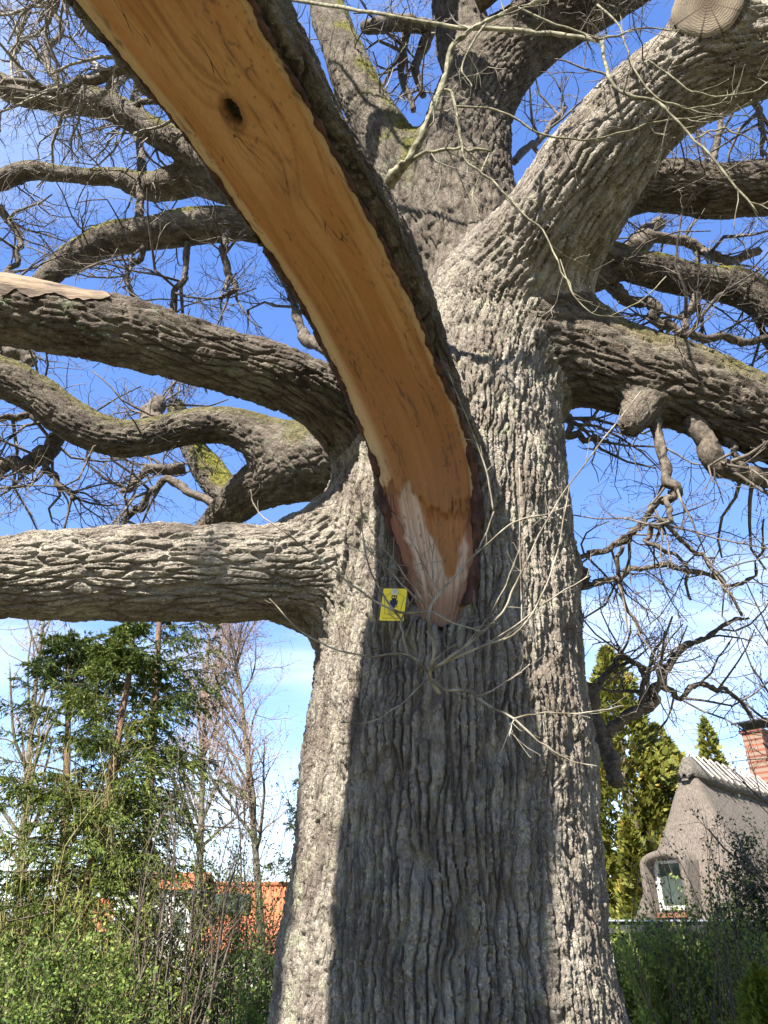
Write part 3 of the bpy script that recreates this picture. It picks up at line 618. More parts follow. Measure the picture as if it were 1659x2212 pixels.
# ------------------------------------------------------------------ branches and twigs
BUDV = np.array([[0, 0, 0], [.45, .30, 0], [.45, -.15, .26], [.45, -.15, -.26], [1, 0, 0]]); BUDF = np.array([[0, 1, 2], [0, 2, 3], [0, 3, 1], [4, 2, 1], [4, 3, 2], [4, 1, 3]])
def grow(P, R, n, ln, gn, ang=(.5, 1.2), up=.05, m=6, rs=.55, t0=.15, rmin=.0016):
    N, mp_, _ = P.shape; pi_ = np.repeat(np.arange(N), n); k = len(pi_); t = rng.uniform(t0, 1, k)*(mp_-1.001); i = t.astype(int); f = (t-i)[:, None]
    p = P[pi_, i]*(1-f)+P[pi_, i+1]*f; tg = unit(P[pi_, i+1]-P[pi_, i]); r0 = (R[pi_, i]*(1-f[:, 0])+R[pi_, i+1]*f[:, 0])
    pr = rdir(k); pr = unit(pr-(pr*tg).sum(1, keepdims=True)*tg); a = rng.uniform(*ang, k)[:, None]; d = tg*np.cos(a)+pr*np.sin(a)
    L = rng.uniform(*ln, k); st = (L/(m-1))[:, None]; out_ = [p]
    for _ in range(m-1):
        d = unit(d+gn*rng.normal(size=(k, 3))+np.array([0, 0, up])); p = p+d*st; out_.append(p)
    rr = np.maximum(np.minimum(r0*rs, L*.022), rmin)[:, None]*np.linspace(1, .42, m)[None]
    return np.stack(out_, 1), np.maximum(rr, rmin*.7)
def buds(P, size, n=2):
    N = len(P); e = np.repeat(P[:, -1], n, 0); d = np.repeat(unit(P[:, -1]-P[:, -2]), n, 0); d = unit(d+.6*rng.normal(size=d.shape))
    s = size*rng.uniform(.7, 1.3, len(e))[:, None]; pr = unit(np.cross(d, rdir(len(e)))); return stamp(BUDV, BUDF, e, d*s, pr*s, np.cross(d, pr)*s)
def twigs(P, R, levels, bud=.012, rmin=.0022, k=3, bn=2):
    parts = []; cur = (P, R); last = None
    for lv in levels:
        cp, cr_ = grow(*cur, rmin=rmin, **lv); parts.append(tubes(cp, cr_, k if lv is not levels[0] else k+1, cap=False)); cur = (cp, cr_); last = cp
    if bud and last is not None:
        V, f = buds(last, bud, bn); parts.append((V, [f]))
        if len(levels) > 1: pass
    return merge(parts)
def wiggle(P, amp, seed):
    s = np.arange(len(P))*.45; return P+amp*np.stack([vnoise(np.stack([s, s*0+seed, s*0+j], 1), 7+j) for j in range(3)], 1)*np.linspace(0, 1, len(P))[:, None].clip(0, .3)*3
bseed = [0]
def branch(rows, mat='dark_bark', wig=.02, lv=None, bud=.012, rmin=.0022, name='branch', k=7, twmat='twig', n=None, parent=oak, bn=2):
    r = np.array(rows, float); P = at(r[:, 0], r[:, 1], r[:, 2]); R = r[:, 3]*depth(r[:, 0], r[:, 1], r[:, 2])/F
    n = n or len(rows)*6; P = catmull(P, n); R = np.maximum(catmull(R[:, None], n)[:, 0], .0018); bseed[0] += 1; P = wiggle(P, wig, bseed[0]*3.7)
    R = R*(1+.18*vnoise(np.stack([np.arange(n)*.8, np.full(n, bseed[0]*1.3), np.zeros(n)], 1), 5))
    if R.max() > .028:
        n3_ = int(np.linalg.norm(np.diff(P, axis=0), axis=1).sum()/.034)+4; P3 = catmull(P, n3_); R3 = catmull(R[:, None], n3_)[:, 0]; V, f = tubes(P3, R3, 16)
        cx3 = np.repeat(P3, 16, 0); dv = unit(V-cx3); sg_ = np.repeat(np.arange(n3_)*.034, 16); hq = dv*np.repeat(R3, 16)[:, None]/.022; hq[:, 2] += sg_/.10; hq[:, 0] += sg_/.12+bseed[0]
        V = V+dv*(np.minimum(sstep(0, .3, np.abs(vnoise(hq, 51))), 1)*.018-.016+.008*vnoise(V*28, 52)+.10*np.repeat(R3, 16)*vnoise(V*4, 53))[:, None]
    else: V, f = tubes(P, R, k)
    o = mobj(name, V, f, M[mat], parent)
    if lv:
        V, f = twigs(P[None], R[None], lv, bud, rmin, bn=bn); mobj('twigs', V, f, M[twmat], o, kind='stuff')
    return P, R, o
def lvl(n, a, b_, g, **kw): return dict(n=n, ln=(a, b_), gn=g, **({'m': 4} if b_ <= .36 else {'m': 5}), **kw)
def limb_twigs(l, n, lens, sub=((4, .25, .6), (4, .10, .28)), s0=.35, s1=1., up=.06, m=8, mat='dark_bark', gn=.30, ang=(.8, 1.5), bud=.014, r=.014):
    i0 = int(s0*(len(l.P)-1)); i1 = int(s1*(len(l.P)-1)); P = l.P[i0:i1+1][None]; Rr = np.full((1, i1-i0+1), r/.55)
    a, ar = grow(P, Rr, n, lens, gn, ang=ang, up=up, m=m, t0=0., rmin=.004)
    parent = limb_ob.get(l.id, oak)
    V, f = tubes(a, ar, 5); o = mobj('side_branches', V, f, M[mat], parent, kind='stuff')
    V, f = twigs(a, ar, [lvl(sub[0][0], sub[0][1], sub[0][2], .28, up=.05), lvl(sub[1][0], sub[1][1], sub[1][2], .3, up=.05)], bud, .0026, bn=1)
    mobj('twigs', V, f, M['dark_twig'], parent, kind='stuff')
DROOP = [lvl(9, .3, .8, .30, up=-.06, t0=.2), lvl(5, .15, .4, .32, up=.0), lvl(3, .06, .18, .3, up=.05)]
LIGHT = [lvl(7, .15, .45, .22, up=.10, t0=.25), lvl(3, .06, .18, .25, up=.08)]
SPARSE = [lvl(5, .06, .22, .16, up=.12, t0=.2)]

# twigs on the big limbs (limb order as added above)
limb_twigs(limbs[3], 7, (.5, 1.3)); limb_twigs(limbs[2], 5, (.5, 1.2)); limb_twigs(limbs[1], 6, (.5, 1.4), s0=.55)
limb_twigs(limbs[4], 7, (.4, 1.2), s0=.5); limb_twigs(limbs[6], 8, (.4, 1.3), s0=.35); limb_twigs(limbs[7], 11, (.4, 1.4), s0=.3)
limb_twigs(limbs[9], 9, (.4, 1.1), s0=.45, up=0.); limb_twigs(limbs[12], 12, (.5, 1.3), s0=.3); limb_twigs(limbs[13], 5, (.4, 1.0), s0=.5)
limb_twigs(limbs[14], 10, (.5, 1.4), s0=.2); limb_twigs(limbs[16], 16, (.6, 1.7), s0=.35); limb_twigs(limbs[17], 15, (.6, 1.6), s0=.3); limb_twigs(limbs[18], 15, (.6, 1.6), s0=.3, up=-.02)
limb_twigs(limbs[11], 5, (.4, .9), s0=.55, up=.1)
# crown branches far behind, seen against the sky
FAR = [lvl(9, .5, 1.5, .30, up=.05, t0=.15), lvl(6, .25, .7, .3, up=.04), lvl(3, .10, .3, .3, up=.06)]
for rows in [[(300,470,7.2,9),(310,350,7.6,9),(285,250,8,8),(310,150,8.3,6),(290,40,8.6,5)], [(150,210,7,9),(100,130,7.3,8),(130,60,7.5,6),(110,-40,7.6,5)],
             [(60,210,7,8),(30,120,7.2,7),(60,20,7.4,5)], [(420,470,6.9,9),(390,600,6.9,7),(370,680,7,5)], [(330,500,6.9,8),(280,600,7,6),(300,680,7.1,4)],
             [(500,490,6.7,9),(480,560,6.6,8),(510,620,6.6,6),(470,640,6.6,4)], [(760,790,5.9,14),(690,742,6.2,13),(655,725,6.6,12),(640,660,7,8),(620,600,7.2,5)],
             [(790,60,6.5,14),(850,50,6.8,18),(930,60,7,16),(900,120,7.2,10),(910,200,7.3,8)], [(880,60,7,9),(870,150,7.2,8),(890,240,7.2,6)],
             [(1110,350,7.5,8),(1170,290,8,7),(1220,230,8.3,5)], [(1330,20,6,16),(1270,60,6,14),(1210,95,6,10)], [(1590,180,6.5,8),(1640,250,6.6,7),(1650,330,6.7,5)],
             [(1500,420,7,8),(1540,330,7.2,7),(1560,240,7.3,5)], [(1370,540,7.5,24),(1400,500,7.8,20),(1430,480,8,10)], [(1390,510,7.5,13),(1480,520,7.6,12),(1560,560,7.6,10),(1640,540,7.6,8)],
             [(1310,600,6.3,14),(1340,640,6.3,13),(1400,660,6.3,12),(1430,700,6.3,10),(1500,730,6.3,9),(1600,735,6.3,8),(1680,720,6.3,6)],
             [(1520,600,6.3,12),(1490,680,6.3,9),(1470,740,6.3,7)], [(1560,560,6.5,10),(1600,620,6.5,9),(1640,700,6.5,8),(1680,800,6.5,6)],
             [(1180,870,6.5,10),(1220,900,6.5,9),(1245,945,6.5,8),(1320,945,6.5,5)], [(130,940,6.2,16),(95,985,6.2,17),(40,1005,6.2,17),(-20,1020,6.2,15)],
             [(120,950,6.2,9),(105,1020,6.2,8),(150,1070,6.2,5)], [(0,905,6.5,8),(60,900,6.5,8),(110,920,6.5,6)], [(490,1110,7.5,10),(370,1040,7.8,9),(300,1090,7.8,7),(260,1130,7.8,5)],
             [(400,1010,8,12),(330,1020,8,9),(260,1060,8,6)], [(322,935,5.95,24),(326,890,6.05,22),(346,868,6.15,17)], [(70,780,6.6,12),(30,760,6.7,20),(-20,745,6.8,18)],
             [(0,450,7.8,9),(40,520,7.8,7),(20,600,7.8,5)], [(230,230,7,9),(260,160,7.3,8),(240,90,7.5,6),(260,10,7.6,5)]]:
    branch(rows, lv=FAR if rows[0][3] < 15 else [lvl(7, .4, 1.0, .3, up=.05), lvl(5, .2, .5, .3), lvl(4, .08, .25, .3)], wig=.06, bud=.013, rmin=.003, twmat='dark_twig', bn=1)
# hanging branches at the right
HANG = [lvl(7, .3, .9, .26, up=-.03, t0=.2), lvl(4, .15, .45, .28, up=0.), lvl(3, .06, .2, .3, up=.04)]
for rows in [[(1412,900,4.6,13),(1432,985,4.55,12),(1440,1045,4.5,12),(1462,1066,4.5,10),(1425,1083,4.55,9),(1392,1118,4.6,8),(1365,1150,4.7,7),(1330,1175,4.8,6),(1270,1195,5,4)],
             [(1438,1075,4.5,6),(1446,1110,4.5,6),(1436,1130,4.5,6),(1402,1150,4.6,5),(1415,1180,4.6,5),(1475,1215,4.7,4),(1500,1290,4.8,3)],
             [(1437,1130,4.5,5),(1495,1178,4.6,5),(1550,1240,4.7,4),(1600,1330,4.8,3)],
             [(1495,900,4.6,22),(1545,985,4.6,24),(1590,1022,4.65,22),(1660,1035,4.7,20),(1740,1050,4.7,17)], [(1560,920,4.6,7),(1600,990,4.6,7),(1660,990,4.6,6)],
             [(1345,1180,4.9,5),(1335,1230,5,5),(1352,1300,5,4),(1390,1360,5,3)],
             [(1275,1480,6,18),(1283,1550,6,18),(1300,1600,5.95,18),(1322,1645,5.9,18),(1330,1696,5.85,17)],
             [(1308,1588,6,13),(1345,1552,6,12),(1402,1522,6,11),(1410,1488,6,10),(1440,1450,6,9),(1480,1400,6.1,7),(1540,1362,6.1,5),(1620,1325,6.1,3)],
             [(1425,1480,6,7),(1465,1503,6,6),(1520,1482,6,6),(1580,1500,6.1,4),(1640,1560,6.1,3)], [(1385,1520,6,7),(1388,1460,6,6),(1370,1430,6,5),(1330,1400,6,3)],
             [(1280,1500,6.2,9),(1320,1440,6.2,7),(1345,1425,6.2,6),(1420,1450,6.2,4)], [(1205,1285,5.2,8),(1262,1263,5.2,8),(1350,1240,5.3,7),(1410,1222,5.4,6),(1520,1238,5.5,5),(1600,1265,5.6,4),(1635,1210,5.6,3),(1652,1130,5.6,2)],
             [(1200,1225,5.2,6),(1255,1200,5.2,6),(1340,1165,5.3,5),(1400,1120,5.3,4),(1440,1040,5.3,2)]]:
    if rows[0][:2] == (1275,1480): branch(rows, wig=.01, k=14)
    else: branch(rows, lv=HANG, wig=.04, bud=.011, rmin=.0024, twmat='dark_twig')
# lichen-covered branch growing out of the torn limb, reaching across the upper right
FB = dict(mat='lichen_branch', twmat='shoot', wig=.012, bud=.013, rmin=.0024, bn=1)
for rows in [[(838,400,3.52,22),(862,365,3.4,17),(890,335,3.32,13),(922,270,3.25,12),(958,180,3.2,11),(975,105,3.15,10),(1012,70,3.1,8),(1060,42,3.1,7),(1110,18,3.1,6),(1165,2,3.1,5),(1260,-40,3.1,4)],
             [(865,362,3.4,6),(905,335,3.3,6),(960,325,3.25,5),(1010,323,3.2,5),(1060,328,3.2,4)],
             [(560,-10,4.4,5),(700,10,4.0,6),(820,30,3.6,6),(960,55,3.5,7),(1100,66,3.4,8),(1200,74,3.3,8),(1300,88,3.2,8)],
             [(1300,88,3.2,7),(1306,130,3.15,6),(1320,175,3.1,6),(1350,205,3.1,6),(1410,220,3.1,6),(1445,245,3.1,5),(1500,300,3.1,4),(1560,370,3.1,4),(1640,460,3.1,3)],
             [(950,195,3.2,6),(975,200,3.2,6),(988,250,3.2,5),(992,290,3.2,5),(1010,350,3.2,4),(1060,388,3.2,4),(1120,450,3.2,4),(1180,505,3.2,3),(1210,580,3.2,3),(1245,640,3.2,2)],
             [(985,230,3.2,4),(1060,235,3.2,4),(1120,262,3.2,4),(1180,292,3.2,4),(1260,303,3.2,3),(1340,290,3.2,3),(1430,262,3.2,3),(1530,252,3.2,2)],
             [(1115,15,3.1,4),(1180,45,3.1,4),(1250,68,3.1,4),(1300,85,3.1,4),(1380,62,3.1,3),(1470,66,3.1,2)], [(1290,10,3.2,4),(1340,60,3.2,3),(1370,150,3.2,3),(1420,210,3.2,3),(1500,235,3.2,3),(1570,220,3.2,2)],
             [(1400,130,3,3),(1430,150,3,3),(1500,200,3,3),(1600,205,3,3),(1680,170,3,2)], [(1210,560,3.2,2),(1240,640,3.2,2),(1290,680,3.2,2),(1350,670,3.2,2),(1440,600,3.2,2)],
             [(1060,325,3.3,3),(1020,420,3.3,3),(1040,470,3.3,2)], [(1500,300,3.1,3),(1560,280,3.1,3),(1640,310,3.1,2)], [(1050,50,3.1,4),(1000,130,3.1,3),(1020,190,3.1,2)]]:
    branch([(a, b_, c, d*.64) for a, b_, c, d in rows], lv=LIGHT if rows[0][3] > 3 else SPARSE, **FB)
# shoots sprouting from the trunk below the torn limb
SH = dict(mat='shoot', twmat='shoot', wig=.006, bud=.010, rmin=.0018, name='shoot', k=6, bn=1)
for rows in [[(950,1500,4.08,7),(928,1462,3.95,7),(938,1405,3.85,6),(925,1330,3.8,6),(947,1285,3.8,5),(1010,1215,3.8,4),(1045,1165,3.8,3),(1066,1105,3.8,3)],
             [(922,1322,3.8,5),(865,1322,3.78,4.5),(800,1293,3.75,4),(720,1232,3.7,3.5),(640,1168,3.7,3),(560,1108,3.7,2.5),(540,1058,3.7,2)],
             [(928,1455,3.95,5),(880,1415,3.85,4),(800,1417,3.8,3.5),(720,1400,3.75,3),(650,1362,3.75,2.5),(583,1293,3.75,2)],
             [(866,1338,3.8,4),(826,1282,3.8,4),(800,1230,3.8,3),(785,1170,3.8,2.5),(779,1080,3.8,2)], [(880,1412,3.85,4),(870,1370,3.8,3),(866,1338,3.8,3),(885,1315,3.8,2)],
             [(930,1450,3.95,6),(1000,1400,3.8,5),(1060,1350,3.75,4),(1095,1305,3.7,4),(1130,1225,3.65,3.5),(1180,1130,3.6,3),(1225,1055,3.6,3),(1300,955,3.6,2.5),(1384,842,3.6,2)],
             [(940,1440,3.9,5),(1040,1396,3.8,4.5),(1110,1370,3.75,4),(1160,1310,3.7,3.5),(1205,1190,3.7,3),(1228,1050,3.7,2)],
             [(1045,1395,3.8,3),(1120,1347,3.75,3),(1190,1292,3.7,2.5),(1275,1243,3.7,2)],
             [(935,1468,3.95,6),(965,1490,3.9,5.5),(1010,1490,3.85,5),(1050,1520,3.8,4.5),(1110,1555,3.75,4),(1165,1602,3.75,3.5),(1220,1636,3.75,3),(1292,1656,3.75,2)],
             [(1108,1553,3.75,3.5),(1165,1541,3.75,3),(1270,1540,3.7,2.5),(1345,1525,3.7,2)], [(1035,1505,3.83,3),(1085,1477,3.8,2.5),(1145,1435,3.8,2)],
             [(1010,1215,3.8,3.5),(1045,1180,3.75,3),(1110,1128,3.7,3),(1175,1112,3.7,2.5),(1230,1092,3.7,2)], [(1066,1105,3.8,3),(1050,1020,3.75,3),(1010,910,3.7,2.5),(975,820,3.7,2.5),(945,762,3.7,2)],
             [(947,1285,3.8,3),(934,1240,3.8,2.5),(939,1158,3.8,2)], [(932,1255,3.8,2.5),(905,1200,3.8,2),(858,1115,3.8,2)], [(915,1300,3.8,3.5),(890,1262,3.8,3),(850,1212,3.8,2.5),(803,1148,3.8,2)],
             [(905,1300,3.8,3),(840,1232,3.8,2.5),(790,1182,3.8,2)], [(1127,1352,3.75,3),(1124,1200,3.7,2.5),(1121,1010,3.7,2)], [(920,1470,3.95,3),(855,1530,3.85,2.5),(790,1562,3.8,2),(735,1560,3.8,2)],
             [(930,1320,3.8,3),(985,1348,3.75,2.5),(1042,1362,3.7,2)], [(1000,1400,3.8,3),(1050,1340,3.75,3),(1090,1270,3.7,2.5),(1120,1190,3.7,2)], [(1110,1555,3.75,2.5),(1100,1590,3.7,2)]]:
    branch([(a, b_, c, d*.62) for a, b_, c, d in rows], lv=SPARSE, **SH)
print('twigs', time.time()-T0)
#SECTION2
# crown of the oak above the picture: limbs and twigs that shade the boughs below
CROWN = [lvl(16, .6, 1.8, .28, up=.04, t0=.1), lvl(8, .3, .9, .3, up=.03), lvl(3, .12, .35, .3, up=.05)]
for pts, r0 in [([(-.4,5.7,9.3),(-1.2,5.4,10.4),(-2.3,4.9,11.1),(-3.4,4.4,11.6),(-4.6,4.0,12.2)], .17), ([(-1.6,5.2,10.8),(-2.2,5.9,11.4),(-2.9,6.6,12.0),(-3.9,7.0,12.4)], .11), ([(-2.2,4.9,11.1),(-3.0,5.6,11.2),(-4.1,6.0,11.3),(-5.2,6.1,11.6)], .10),
                ([(.97,5.8,14.6),(.4,4.8,13.6),(-.1,3.9,12.4),(-.3,3.0,12.2),(-.5,2.2,12.6)], .26), ([(-.1,4.2,11.7),(.5,3.2,11.4),(.9,2.4,11.3),(1.4,1.7,11.4)], .20), ([(-.2,3.6,12),(-1.0,3.0,12.0),(-1.8,2.6,12.3),(-2.6,2.3,12.8)], .18), ([(-2.3,4.9,11.1),(-2.9,4.3,11.9),(-3.2,3.7,12.7)], .16), ([(-3.4,4.4,11.6),(-3.9,5.0,12.0),(-4.4,5.6,12.5)], .15), ([(.97,5.8,14.6),(1.0,5.2,13.4),(1.3,4.5,12.4),(1.7,3.8,12.6)], .16), ([(1.1,5.0,11.4),(2.0,4.5,11.6),(2.9,4.0,11.9),(3.8,3.6,12.2)], .12), ([(3.2,2.9,8.6),(3.1,3.0,9.6),(2.8,3.2,10.5),(2.6,3.5,11.4)], .13),
                ([(2.6,3.3,10.6),(3.4,3.8,10.8),(4.3,4.2,11.0)], .09), ([(3.8,2.9,8.8),(4.4,3.3,9.6),(4.9,3.9,10.3),(5.3,4.4,11.0)], .11)]:
    P = catmull(np.array(pts), 30); P = wiggle(P, .12, r0*90); R = np.linspace(r0, r0*.35, 30); V, f = tubes(P, R, 9); o = mobj('branch', V, f, M['dark_bark'], oak)
    V, f = twigs(P[None], R[None], CROWN, .016, .0045, bn=1); mobj('twigs', V, f, M['twig'], o, kind='stuff')

# ================================================================== PLAQUE ON THE TRUNK
def text_mesh(body, size, loc, ex, ey, mat, parent, name='lettering', align='CENTER'):
    cu = bpy.data.curves.new(name, 'FONT'); cu.body = body; cu.size = size; cu.align_x = align; cu.resolution_u = 3
    tmp = bpy.data.objects.new('tmp', cu); col.objects.link(tmp); dg = bpy.context.evaluated_depsgraph_get(); dg.update()
    me = bpy.data.meshes.new_from_object(tmp.evaluated_get(dg)); bpy.data.objects.remove(tmp); n = len(me.vertices)
    co = np.zeros(n*3, np.float32); me.vertices.foreach_get('co', co); co = co.reshape(-1, 3)
    P = np.asarray(loc)+co[:, :1]*ex+co[:, 1:2]*ey-base_of[parent.name]; me.vertices.foreach_set('co', P.astype(np.float32).ravel())
    me.materials.append(mat); me.name = name; o = bpy.data.objects.new(name, me); col.objects.link(o); o.parent = parent; base_of[o.name] = base_of[parent.name]; return o
m, nt, b = new_mat('yellow_enamel'); t = nt.nodes.new('ShaderNodeTexCoord')
nt.links.new(mixc(nt, mrange(nt, noise(nt, t.outputs['Object'], 30, 5), .45, .8, 0, .5), (.68, .50, .02), (.45, .36, .05)), b.inputs['Base Color']); b.inputs['Roughness'].default_value = .45; M['yellow'] = m
M['black'] = mat_simple('black_print', (.012, .013, .02), (.02, .022, .03), 5, .5)
m, nt, b = new_mat('zinc'); b.inputs['Base Color'].default_value = (.45, .47, .50, 1); b.inputs['Metallic'].default_value = .8; b.inputs['Roughness'].default_value = .45; M['zinc'] = m
PC = at(850, 1306, 4.06); nrm = unit(np.array([-.20, -1., .10])); roll = radians(-6)
ex0 = unit(np.cross([0, 0, 1], -nrm))*-1; ex0 = ex0 if ex0[0] > 0 else -ex0; ey0 = np.cross(nrm, ex0)*-1; ey0 = ey0 if ey0[2] > 0 else -ey0
EX = ex0*cos(roll)+ey0*sin(roll); EY = ey0*cos(roll)-ex0*sin(roll)
plq = thing('plaque', PC, 'yellow metal plaque with black owl emblem nailed to the oak trunk', 'sign')
W2, H2 = .070, .102
def disc2(pts, z, th=.0): return np.array([PC+x*EX+y*EY+nrm*z for x, y in pts])
c = [(x, y) for sx, sy, a0 in ((1, 1, 0), (-1, 1, pi/2), (-1, -1, pi), (1, -1, 1.5*pi)) for x, y in [(sx*(W2-.006)+.006*cos(a0+k*pi/8), sy*(H2-.006)+.006*sin(a0+k*pi/8)) for k in range(5)]]
n = len(c); V = np.concatenate([disc2(c, .0), disc2(c, .0025)]); i = np.arange(n)
mobj('plate', V, [np.arange(n, 2*n)[None], np.arange(n)[None, ::-1], np.stack([i, (i+1) % n, n+(i+1) % n, n+i], 1)], M['yellow'], plq, smooth=False)
def flat(name, polys, z, mat, th=.0006):
    parts = []
    for p in polys:
        n = len(p); i = np.arange(n); V = np.concatenate([disc2(p, z), disc2(p, z+th)])
        parts.append((V, [np.arange(n, 2*n)[None], np.stack([i, (i+1) % n, n+(i+1) % n, n+i], 1)]))
    return mobj(name, *merge(parts), mat, plq, smooth=False)
pent = [(0, .085), (.058, .047), (.042, -.062), (-.042, -.062), (-.058, .047)]
def strip(a, b_, w): d = np.array(b_)-np.array(a); d = d/np.hypot(*d); nn = np.array([-d[1], d[0]])*w/2; return [tuple(np.array(a)-nn), tuple(np.array(b_)-nn), tuple(np.array(b_)+nn), tuple(np.array(a)+nn)]
flat('pentagon_outline', [strip(pent[i], pent[(i+1) % 5], .0022) for i in range(5)], .0028, M['black'])
ell = lambda cx_, cy_, rx, ry, n=22: [(cx_+rx*cos(2*pi*k/n), cy_+ry*sin(2*pi*k/n)) for k in range(n)]
flat('owl_emblem', [ell(0, .012, .018, .028), ell(0, .044, .017, .015), [(-.017, .045), (-.010, .052), (-.016, .066)], [(.017, .045), (.016, .066), (.010, .052)], [(-.012, -.012), (.012, -.012), (.006, -.034), (-.006, -.034)], strip((-.028, -.019), (.028, -.015), .004), strip((-.021, .028), (-.019, -.010), .005), strip((.021, .028), (.019, -.010), .005)], .0028, M['black'])
flat('owl_eye', [ell(-.007, .045, .0045, .0045, 12), ell(.007, .045, .0045, .0045, 12), [(-.002, .041), (.002, .041), (0, .035)]], .0036, M['yellow'])
text_mesh('Natur-', .017, PC+EY*-.047+nrm*.003, EX, EY, M['black'], plq); text_mesh('denkmal', .015, PC+EY*-.059+nrm*.003, EX, EY, M['black'], plq)
text_mesh('Kreis', .010, PC+EY*-.076+nrm*.003, EX, EY, M['black'], plq); text_mesh('Rendsburg-Eckernförde', .0115, PC+EY*-.090+nrm*.003, EX, EY, M['black'], plq)
rr = .021; V, f = tubes(np.array([PC+EY*.078+nrm*.004, PC+EY*.074+nrm*.010]), np.array([rr, rr]), 24); mobj('washer', V, f, M['zinc'], plq, smooth=False)
V, f = tubes(np.array([PC+EY*.080-nrm*.12, PC+EY*.080+nrm*.004, PC+EY*.079+nrm*.016, PC+EY*.079+nrm*.0161, PC+EY*.079+nrm*.021]), np.array([.003, .003, .003, .0065, .006]), 10); mobj('nail', V, f, M['zinc'], plq)
V, f = tubes(np.array([PC+EY*.09-nrm*.10, PC+EY*.09+nrm*.0]), np.array([.02, .02]), 8)

# ================================================================== PLANTS AROUND
DIA = np.array([[0, 0, 0], [.45, .5, .0], [1, 0, 0], [.45, -.5, .0]]); DIAF = np.array([[0, 1, 2, 3]])
def brush_template(n=3):
    V = []; Fq = []
    for k in range(n):
        a = k*pi/n; c, s_ = cos(a), sin(a)
        for x, y, z in DIA: V.append((x, y*c, y*s_))
        Fq.append([4*k+j for j in range(4)])
    return np.array(V, float), np.array(Fq)
BRV, BRF = brush_template(2)
def frame(d):
    p = unit(np.cross(d, rdir(len(d)))); return p, np.cross(d, p)
def sprays(P, D, ln, wd, tmplV=BRV, tmplF=BRF, tint=None):
    p, q = frame(D); L = rng.uniform(*ln, len(P))[:, None]; W = rng.uniform(*wd, len(P))[:, None]
    V, f = stamp(tmplV, tmplF, P, D*L, p*W, q*W); t = np.repeat(rng.uniform(0, 1, len(P)) if tint is None else tint, len(tmplV)); return V, f, t
def ground_foot(P): return np.vstack([[P[0, 0], P[0, 1], -.08], P]) if P[0, 2] > .1 else P
def along(P, n, t0=0., t1=1.):                            # n random places on each of N polylines
    N, m_, _ = P.shape; i_ = np.repeat(np.arange(N), n); t = rng.uniform(t0, t1, len(i_))*(m_-1.001); k = t.astype(int); f = (t-k)[:, None]
    return P[i_, k]*(1-f)+P[i_, k+1]*f, unit(P[i_, k+1]-P[i_, k]), i_, t/(m_-1)
M['spruce'] = mat_leaf('spruce_needles', (.022, .042, .011), (.075, .102, .022), (.14, .165, .032), .25)
M['pale_spruce'] = mat_leaf('light_spruce_needles', (.045, .072, .014), (.125, .155, .028), (.19, .21, .04), .3)
M['reddish'] = mat_simple('reddish_trunk_bark', (.075, .042, .026), (.16, .10, .065), 9, bd=.01)
M['grey_stem'] = mat_simple('grey_stem_bark', (.05, .044, .03), (.13, .115, .08), 8)
M['yellow_stem'] = mat_simple('yellow_stem_bark', (.11, .095, .03), (.20, .18, .075), 6)
M['pink_bud'] = mat_simple('budding_twig', (.15, .10, .075), (.25, .18, .14), 9)
def spruce(label, rows, Rm, t0, nb, nl=16, ns=16, mat='spruce', name='spruce_tree', group=None, trunk_mat='reddish', sl_=(.06, .13), dens=1.):
    r = np.array(rows, float); P = at(r[:, 0], r[:, 1], r[:, 2]); R = r[:, 3]*depth(r[:, 0], r[:, 1], r[:, 2])/F
    P = ground_foot(P); R = np.concatenate([[R[0]*1.25], R]) if len(P) > len(R) else R
    P = catmull(P, 40); R = np.maximum(catmull(R[:, None], 40)[:, 0], .012)
    th = thing(name, (P[0, 0], P[0, 1], 0), label, 'tree', group)
    V, f = tubes(P, R, 10); mobj('trunk', V, f, M[trunk_mat], th)
    t = t0+(1-t0)*rng.uniform(0, 1, nb)**.9; st = np.stack([np.interp(t, np.linspace(0, 1, 40), P[:, j]) for j in range(3)], 1); tt_ = (t-t0)/(1-t0)
    L = Rm*np.clip((1-tt_), 0, 1)**.7*rng.uniform(.55, 1.15, nb)+.18; az = rng.uniform(0, 2*pi, nb); u = np.linspace(0, 1, 8)
    h = np.stack([np.cos(az), np.sin(az), az*0], 1); rise = (.45*tt_+.05+.12*rng.normal(size=nb)); dz = L[:, None]*(rise[:, None]*u-(.55-.25*tt_)[:, None]*u**2+.30*u**3)
    Bp = st[:, None]+h[:, None]*(L[:, None]*u)[:, :, None]; Bp[:, :, 2] += dz; Bp += .03*rng.normal(size=Bp.shape)*u[None, :, None]
    Br = np.maximum(L*.012, .006)[:, None]*np.linspace(1, .25, 8)[None]; V, f = tubes(Bp, Br, 4); mobj('bough', V, f, M['dark_bark'], th, kind='stuff')
    p, d, i_, tb = along(Bp, nl, .12, 1.); sd = np.where(rng.random(len(p)) < .5, -1, 1)[:, None]; side = unit(np.cross(d, [0, 0, 1.]))*sd
    d2 = unit(d*.75+side*rng.uniform(.5, 1.0, (len(p), 1))+np.array([0, 0, -.38])+.2*rng.normal(size=p.shape)); l2 = (L[i_]*rng.uniform(.16, .40, len(p))*(1.15-.7*tb)+.06)[:, None]
    u2 = np.linspace(0, 1, 4); Lp = p[:, None]+d2[:, None]*(l2*u2)[:, :, None]; Lp[:, :, 2] -= l2*.25*u2**2
    q, dq, _, _ = along(Lp, ns); q2, dq2, _, _ = along(Bp, int(ns*2.2), .15); q = np.vstack([q, q2]); dq = np.vstack([dq, dq2])
    dq = unit(dq+.45*rng.normal(size=dq.shape)+np.array([0, 0, -.12])); V, f, t = sprays(q, dq, sl_, (.014, .026))
    crown = mobj('crown', V, f, M[mat], th, smooth=False, attrs={'tint': t}); return th
